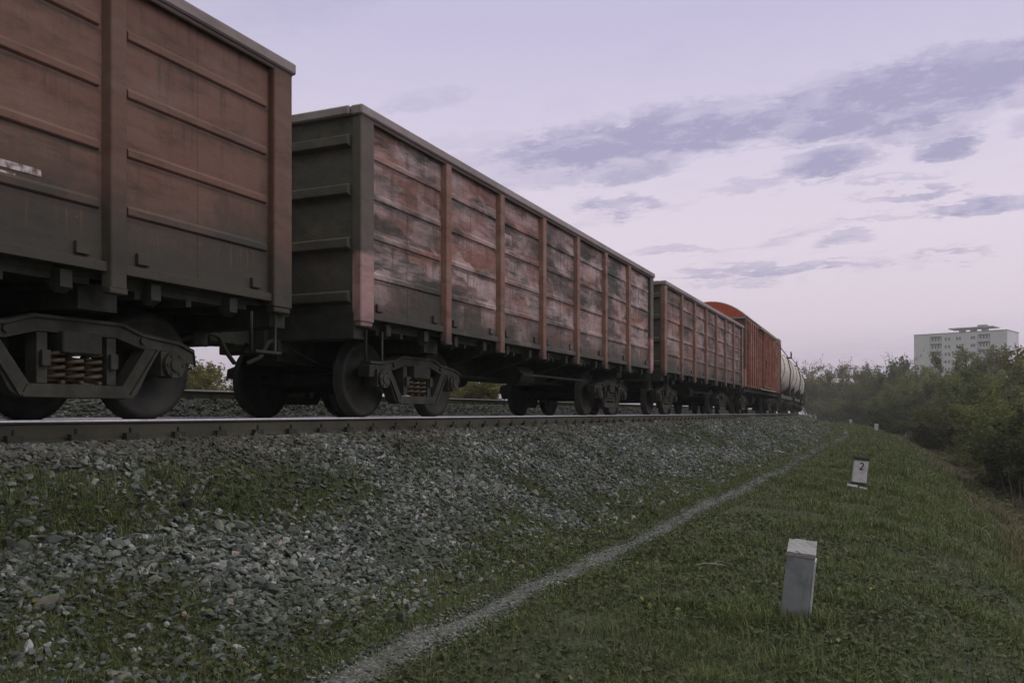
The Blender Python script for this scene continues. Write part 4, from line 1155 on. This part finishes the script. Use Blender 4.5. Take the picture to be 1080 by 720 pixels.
# ================================================================== BUILDINGS
def apartment():
    AL = R_(43); ZA = 347.0; A = ray(964, 435, ZA)
    L = .0966*ZA; D = 17.5
    cam_right = Vector((CT, ST, 0)); cam_f = Vector((-ST, CT, 0))
    ex = (cam_right*math.cos(AL) - cam_f*math.sin(AL)); ey = (cam_right*math.sin(AL) + cam_f*math.cos(AL))
    rz = math.atan2(ex.y, ex.x)
    zb = -4.6; H = (435-353.6)/F*ZA + EYE - zb
    root = tag(empty('apartment_block', (A.x, A.y, zb), rz), 'pale grey apartment block with dark balcony columns and flat roof canopy', 'apartment block')
    wall = simple_mat('pale_panel_wall', (.74,.68,.76), .85, 0, .1, .25, .05)
    slab = simple_mat('light_balcony_front', (.60,.565,.61), .85, 0, .1, 1, .05)
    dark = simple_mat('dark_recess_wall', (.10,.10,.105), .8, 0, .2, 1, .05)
    glass = NT('window_glass'); glass = glass.out((.12,.13,.15), .15)
    FH = 3.0; NF = int(H//FH)
    def X(px):                                   # pixel column on the front face -> local x
        u = (px-540)/F
        # A + ex*x has right = a+x cos, depth = ZA - x sin
        a = (964-540)/F*ZA
        return (u*ZA - a)/(math.cos(AL)+u*math.sin(AL))
    logg = [(X(980.5), X(993)), (X(1030.8), X(1044.2))]
    cuts = [0]+[c for l in logg for c in l]+[L]
    mb = MB(); mb.box((L/2, 1.4+(D-1.4)/2, H/2), (L, D-1.4, H))
    for i in (0, 2, 4):
        mb.box(((cuts[i]+cuts[i+1])/2, .7, H/2), (cuts[i+1]-cuts[i], 1.4, H))
    for a, b in logg:
        mb.box(((a+b)/2, .7, H-.5), (b-a, 1.39, 1.0))
    # panel joints stand slightly proud as pale bands
    for k in range(1, NF): mb.box((L/2, D/2, H-.6-k*FH), (L+.06, D+.06, .10)) if False else None
    mb.build('wall', wall, root)
    for a, b in logg:
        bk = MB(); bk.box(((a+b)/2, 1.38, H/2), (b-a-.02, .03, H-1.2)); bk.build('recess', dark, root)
        for k in range(NF):
            z = H-.9-k*FH
            if z-FH < 0: continue
            bl = MB(); bl.box(((a+b)/2, .55, z-FH+.12), (b-a-.04, 1.6, .18)); bl.box(((a+b)/2, -.22, z-FH+.65), (b-a-.04, .08, 1.0))
            bo = bl.build('balcony', slab, root)
            wn = MB(); n = 4
            for j in range(n): wn.box((a+(j+.5)*(b-a)/n, .02, z-FH+1.75), ((b-a)/n*.42, .05, 1.15))
            wn.build('glazing', slab, bo)
    for px in (997.5, 1001, 1009.5, 1012.5, 1025, 1027.5):
        for k in range(NF):
            z = H-2.2-k*FH
            if z < 1: continue
            w = MB(); w.box((X(px), -.02, z), (1.0,.06,1.4)); o = w.build('window', slab, root)
            g = MB(); g.box((X(px), -.055, z), (.62,.03,1.15)); g.build('pane', glass, o)
    for k in range(NF):
        z = H-4.6-k*FH*1.0
        if z < 1: continue
        w = MB(); w.box((L+.02, D*.66, z), (.06,1.5,1.5)); o = w.build('window', slab, root)
        g = MB(); g.box((L+.055, D*.66, z), (.03,1.1,1.1)); g.build('pane', glass, o)
    rf = MB(); rf.box((L/2, D/2, H+.12), (L+.3, D+.3, .24)); rf.build('roof', simple_mat('roof_edge', (.36,.34,.35), .9, 0, .2, 1), root)
    cp = MB(); cx0, cx1 = X(998), X(1043)
    cp.box(((cx0+cx1)/2, D/2, H+2.15), (cx1-cx0+1.0, D*.5, .4))
    for x in (cx0+3.5, (cx0+cx1)/2, cx1-3.5): cp.box((x, D/2, H+1.1), (1.7, D*.2, 1.74))
    cp.box((cx0+(cx1-cx0)*.72, D/2, H+2.8), (3.2,3.2,.9))
    cp.build('roof_canopy', simple_mat('canopy_concrete', (.36,.35,.37), .85, 0, .15, .5), root)
apartment()
def low_building():
    p = ray(882, 435, 185); z0 = ground_at(p.x, p.y); ztop = (435-399)/F*185+EYE
    root = tag(empty('low_building', (p.x, p.y, z0), TH), 'low building with a pale ragged roof showing between far trees', 'building')
    h = ztop-z0
    w = MB(); w.box((0,0,(h-1.2)/2), (6.4,6,h-1.2)); w.build('wall', simple_mat('grey_render', (.3,.29,.29), .9, 0, .2, 1), root)
    r = MB(); r.prism([(-3.4,h-1.25),(3.4,h-1.25),(3.2,h-.9),(-.3,h),(-3.2,h-.9)], -3.3, 3.3, 'yz'); r.v = [(v[0], v[1], v[2]) for v in r.v]
    r.build('roof', simple_mat('pale_sheet_roof', (.6,.57,.6), .7, 0, .25, 1), root)
low_building()

# ================================================================== WORLD, SUN, CAMERA
hz = MB(); x0, x1 = float(gx.min())-5, float(gx.max())+5; y0, y1 = float(gy.min())-5, float(gy.max())+5; z0, z1 = float(gz.min())-1.0, 42.0
hz.box(((x0+x1)/2, (y0+y1)/2, (z0+z1)/2), (x1-x0, y1-y0, z1-z0))
hm = bpy.data.materials.new('dusk_haze'); hm.use_nodes = True; hn = hm.node_tree
hn.nodes.remove(hn.nodes['Principled BSDF']); hv = hn.nodes.new('ShaderNodeVolumePrincipled')
hv.inputs['Color'].default_value = (.93,.90,.93,1); hv.inputs['Density'].default_value = HAZE; hv.inputs['Anisotropy'].default_value = .2
hn.links.new(hv.outputs[0], hn.nodes['Material Output'].inputs['Volume'])
tag(hz.build('haze', hm), 'faint lilac dusk haze in the air', 'haze', kind='stuff')

w = bpy.data.worlds.new('World'); sc.world = w; w.use_nodes = True
nt = w.node_tree; N = nt.nodes; L_ = nt.links
for n in list(N): N.remove(n)
def nd(t, **k):
    x = N.new(t)
    for a, b in k.items(): setattr(x, a, b)
    return x
def setv(sock, v):
    if isinstance(v, bpy.types.NodeSocket): L_.new(v, sock)
    else: sock.default_value = v
def mth(op, a, b=None, c=None, clamp=False):
    x = nd('ShaderNodeMath', operation=op, use_clamp=clamp); setv(x.inputs[0], a)
    if b is not None: setv(x.inputs[1], b)
    if c is not None: setv(x.inputs[2], c)
    return x.outputs[0]
def mpr(v, a, b, lo=0., hi=1.):
    x = nd('ShaderNodeMapRange', interpolation_type='SMOOTHSTEP'); setv(x.inputs[0], v)
    for i, q in enumerate((a, b, lo, hi)): x.inputs[i+1].default_value = q
    return x.outputs[0]
def mixc(f, a, b):
    x = nd('ShaderNodeMix', data_type='RGBA'); setv(x.inputs[0], f)
    for i, q in ((6, a), (7, b)):
        if isinstance(q, tuple): x.inputs[i].default_value = (*q, 1)
        else: L_.new(q, x.inputs[i])
    return x.outputs[2]
SUN_EL, SUN_AZ = 34.0, 78.0          # azimuth clockwise from +Y (the line of the track), towards +X
tc = nd('ShaderNodeTexCoord'); sep = nd('ShaderNodeSeparateXYZ'); L_.new(tc.outputs['Generated'], sep.inputs[0])
dx, dy, dz = sep.outputs
el = mth('ARCSINE', dz); az = mth('ARCTAN2', dx, dy)
# gradient by elevation; neutral upper stops, out of view, added to light the ground
gr = nd('ShaderNodeValToRGB'); L_.new(mpr(el, 0, 1.0) if False else mth('MULTIPLY', el, 1.0, clamp=True), gr.inputs[0])
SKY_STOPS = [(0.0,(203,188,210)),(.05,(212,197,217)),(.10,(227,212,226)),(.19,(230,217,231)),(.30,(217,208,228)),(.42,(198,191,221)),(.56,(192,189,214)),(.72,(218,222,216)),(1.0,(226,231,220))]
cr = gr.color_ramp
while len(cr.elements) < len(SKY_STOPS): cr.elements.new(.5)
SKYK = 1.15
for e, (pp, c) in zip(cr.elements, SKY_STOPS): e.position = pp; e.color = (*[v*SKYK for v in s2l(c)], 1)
# cloud plane coordinates (a layer far overhead): direction divided by height
def pix_dir(px, py):
    v = ray(px, py, 1.0) - Vector((0,0,EYE)); v.normalize(); return math.atan2(v.x, v.y), math.asin(v.z)
cz = mth('MAXIMUM', dz, .02)
cu = mth('DIVIDE', dx, mth('ADD', cz, .10)); cv = mth('DIVIDE', dy, mth('ADD', cz, .10))
cmb = nd('ShaderNodeCombineXYZ'); L_.new(cu, cmb.inputs[0]); L_.new(cv, cmb.inputs[1])
def wnoise(scale, detail, rough, dist, sx=1, sy=1, loc=(0,0,0), rot=0):
    mp = nd('ShaderNodeMapping'); L_.new(cmb.outputs[0], mp.inputs[0]); mp.inputs['Scale'].default_value = (sx, sy, 1); mp.inputs['Location'].default_value = loc; mp.inputs['Rotation'].default_value = (0,0,rot)
    x = nd('ShaderNodeTexNoise'); L_.new(mp.outputs[0], x.inputs['Vector']); x.inputs['Scale'].default_value = scale; x.inputs['Detail'].default_value = detail
    x.inputs['Roughness'].default_value = rough; x.inputs['Distortion'].default_value = dist
    return x.outputs['Fac']
nA = wnoise(2.6, 7, .62, .35, 1, 1.15)
nB = wnoise(7.5, 6, .6, .3, 1, 1.2, (3,1,0))
nC = wnoise(22, 6, .7, .2, 1, 1.3, (5,2,0))
wob = mth('MULTIPLY', mth('SUBTRACT', nA, .5), .045)
wob2 = mth('MULTIPLY', mth('SUBTRACT', nB, .5), .035)
def strand(rot, su, sv, sc_, det, loc):
    cb = nd('ShaderNodeCombineXYZ'); L_.new(az, cb.inputs[0]); L_.new(mth('ADD', el, mth('MULTIPLY', mth('SUBTRACT', nA, .5), .05)), cb.inputs[1])
    m1 = nd('ShaderNodeMapping', vector_type='TEXTURE'); L_.new(cb.outputs[0], m1.inputs[0]); m1.inputs['Rotation'].default_value = (0,0,rot); m1.inputs['Scale'].default_value = (su, sv, 1); m1.inputs['Location'].default_value = loc
    x = nd('ShaderNodeTexNoise'); L_.new(m1.outputs[0], x.inputs['Vector']); x.inputs['Scale'].default_value = sc_; x.inputs['Detail'].default_value = det; x.inputs['Roughness'].default_value = .62
    return x.outputs['Fac']
st1 = strand(R_(9), 3.2, .55, 13, 6, (.3,.1,0)); st2 = strand(R_(7), 2.4, .6, 42, 5, (.7,.2,0))
def blob(px0, py0, px1, py1, thick, strength):
    a0, e0 = pix_dir(px0, py0); a1, e1 = pix_dir(px1, py1)
    ca, ce = (a0+a1)/2, (e0+e1)/2; la, le = a1-a0, e1-e0
    hl = math.hypot(la, le)/2; phi = math.atan2(le, la); th = thick/F/2
    u = mth('SUBTRACT', az, ca); v = mth('ADD', mth('SUBTRACT', el, ce), mth('ADD', wob, wob2))
    c, s_ = math.cos(phi), math.sin(phi)
    p_ = mth('ADD', mth('MULTIPLY', u, c/hl), mth('MULTIPLY', v, s_/hl)); q_ = mth('ADD', mth('MULTIPLY', u, -s_/th), mth('MULTIPLY', v, c/th))
    r2 = mth('ADD', mth('MULTIPLY', p_, p_), mth('MULTIPLY', q_, q_))
    r2 = mth('ADD', r2, mth('MULTIPLY', mth('SUBTRACT', nC, .5), 2.4))
    return mth('MULTIPLY', mpr(r2, 1.35, .15), strength)
BL = [(740,138,1180,46,66,1.3),(500,168,880,112,58,1.2),(560,196,760,160,22,.7),(900,150,1060,118,20,.6),(440,178,720,165,50,.45),(604,222,706,212,20,1.),(818,186,935,162,32,1.2),(960,162,1038,140,26,1.2),(740,200,850,188,16,.55),
      (890,212,1025,200,9,.75),(965,222,1110,212,16,1.0),(870,228,990,224,7,.45),(660,268,770,260,10,.6),(855,256,925,248,14,.6),(955,270,1050,262,8,.6),(690,290,950,276,11,.75),(720,300,830,292,7,.5),
      (395,118,500,96,20,.4),(1045,112,1130,100,22,.6),(860,198,1010,182,7,.5),(1060,140,1120,132,16,.5),(230,20,420,-20,50,.25),(560,245,760,205,10,.2),(845,372,1100,356,14,.16),(430,150,640,140,18,.3)]
cm = None
for b_ in BL:
    x = blob(*b_); cm = x if cm is None else mth('MAXIMUM', cm, x)
tex0 = mpr(mth('ADD', mth('MULTIPLY', nB, .6), mth('MULTIPLY', nC, .4)), .36, .60, .45, 1.0)
tex = mth('MULTIPLY', tex0, mpr(mth('ADD', mth('MULTIPLY', st1, .65), mth('MULTIPLY', st2, .35)), .36, .56, .55, 1.15))
cloud = mth('MULTIPLY', cm, tex, clamp=True)
wisp = mth('MULTIPLY', mth('MULTIPLY', mpr(st1, .54, .70), mpr(st2, .40, .62, .3, 1.)), mth('MULTIPLY', mpr(el, .03, .14, 0, .5), mpr(el, .42, .26, 0, 1.)))
thin = mth('MULTIPLY', mpr(nA, .5, .72), mpr(el, .12, .5, .0, .22))
cl = mth('MAXIMUM', mth('MAXIMUM', cloud, thin), wisp, clamp=True)
CLOUD = tuple(v*SKYK for v in s2l((164,159,192)))
skyc = mixc(mth('MULTIPLY', cl, .95), gr.outputs[0], CLOUD)
glow = mth('MULTIPLY', mpr(nB, .52, .75), mpr(cm, .02, .25, .0, .22))
skyc = mixc(mth('MULTIPLY', glow, mth('SUBTRACT', 1.0, cl)), skyc, tuple(v*SKYK for v in s2l((236,226,236))))
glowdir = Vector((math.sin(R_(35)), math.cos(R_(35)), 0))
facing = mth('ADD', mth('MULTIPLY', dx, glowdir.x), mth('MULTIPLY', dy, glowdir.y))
sky_gain = mth('MAXIMUM', mpr(facing, -.75, .25, .30, 1.0), mpr(el, .5, .85, 0., 1.75))  # unseen overhead sky boosted to light the ground; sky behind the camera dimmed
skyc = mixc(mpr(facing, .35, -.35, 0., .8), skyc, (.56,.60,.52))  # greenish grey added to the unseen sky behind, making the light less lilac
vs_ = nd('ShaderNodeVectorMath', operation='SCALE'); L_.new(skyc, vs_.inputs[0]); L_.new(sky_gain, vs_.inputs['Scale']); skyc = vs_.outputs[0]
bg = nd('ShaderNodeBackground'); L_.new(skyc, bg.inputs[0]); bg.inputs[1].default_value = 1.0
ns_ = nd('ShaderNodeTexSky', sky_type='NISHITA', sun_disc=False); ns_.sun_elevation = R_(SUN_EL); ns_.sun_rotation = R_(SUN_AZ)
bg2 = nd('ShaderNodeBackground'); L_.new(ns_.outputs[0], bg2.inputs[0]); bg2.inputs[1].default_value = 0.05
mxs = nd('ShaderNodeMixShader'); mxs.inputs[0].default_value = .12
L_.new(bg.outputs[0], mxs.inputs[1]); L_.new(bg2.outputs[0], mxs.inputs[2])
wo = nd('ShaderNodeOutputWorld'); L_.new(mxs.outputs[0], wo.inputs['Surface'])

sd = bpy.data.lights.new('sun', 'SUN'); sd.energy = .5; sd.angle = R_(25); sd.color = (1,.93,.90)
so = bpy.data.objects.new('sun', sd); col.objects.link(so)
d = Vector((math.sin(R_(SUN_AZ))*math.cos(R_(SUN_EL)), math.cos(R_(SUN_AZ))*math.cos(R_(SUN_EL)), math.sin(R_(SUN_EL))))
so.rotation_euler = d.to_track_quat('Z', 'Y').to_euler()

cd = bpy.data.cameras.new('camera'); co = bpy.data.objects.new('camera', cd); col.objects.link(co)
cd.sensor_width = 36; cd.lens = 36*F/1080; cd.shift_y = 75/1080; cd.clip_start = .05; cd.clip_end = 6000
co.location = (0,0,EYE); co.rotation_euler = (R_(90), 0, TH)
sc.camera = co
sc.view_settings.view_transform = 'Standard'; sc.view_settings.look = 'None'; sc.view_settings.gamma = 1; sc.view_settings.exposure = 0
sc.view_settings.use_curve_mapping = False
sc.cycles.max_bounces = 6; sc.cycles.diffuse_bounces = 3; sc.cycles.glossy_bounces = 2; sc.cycles.transmission_bounces = 4
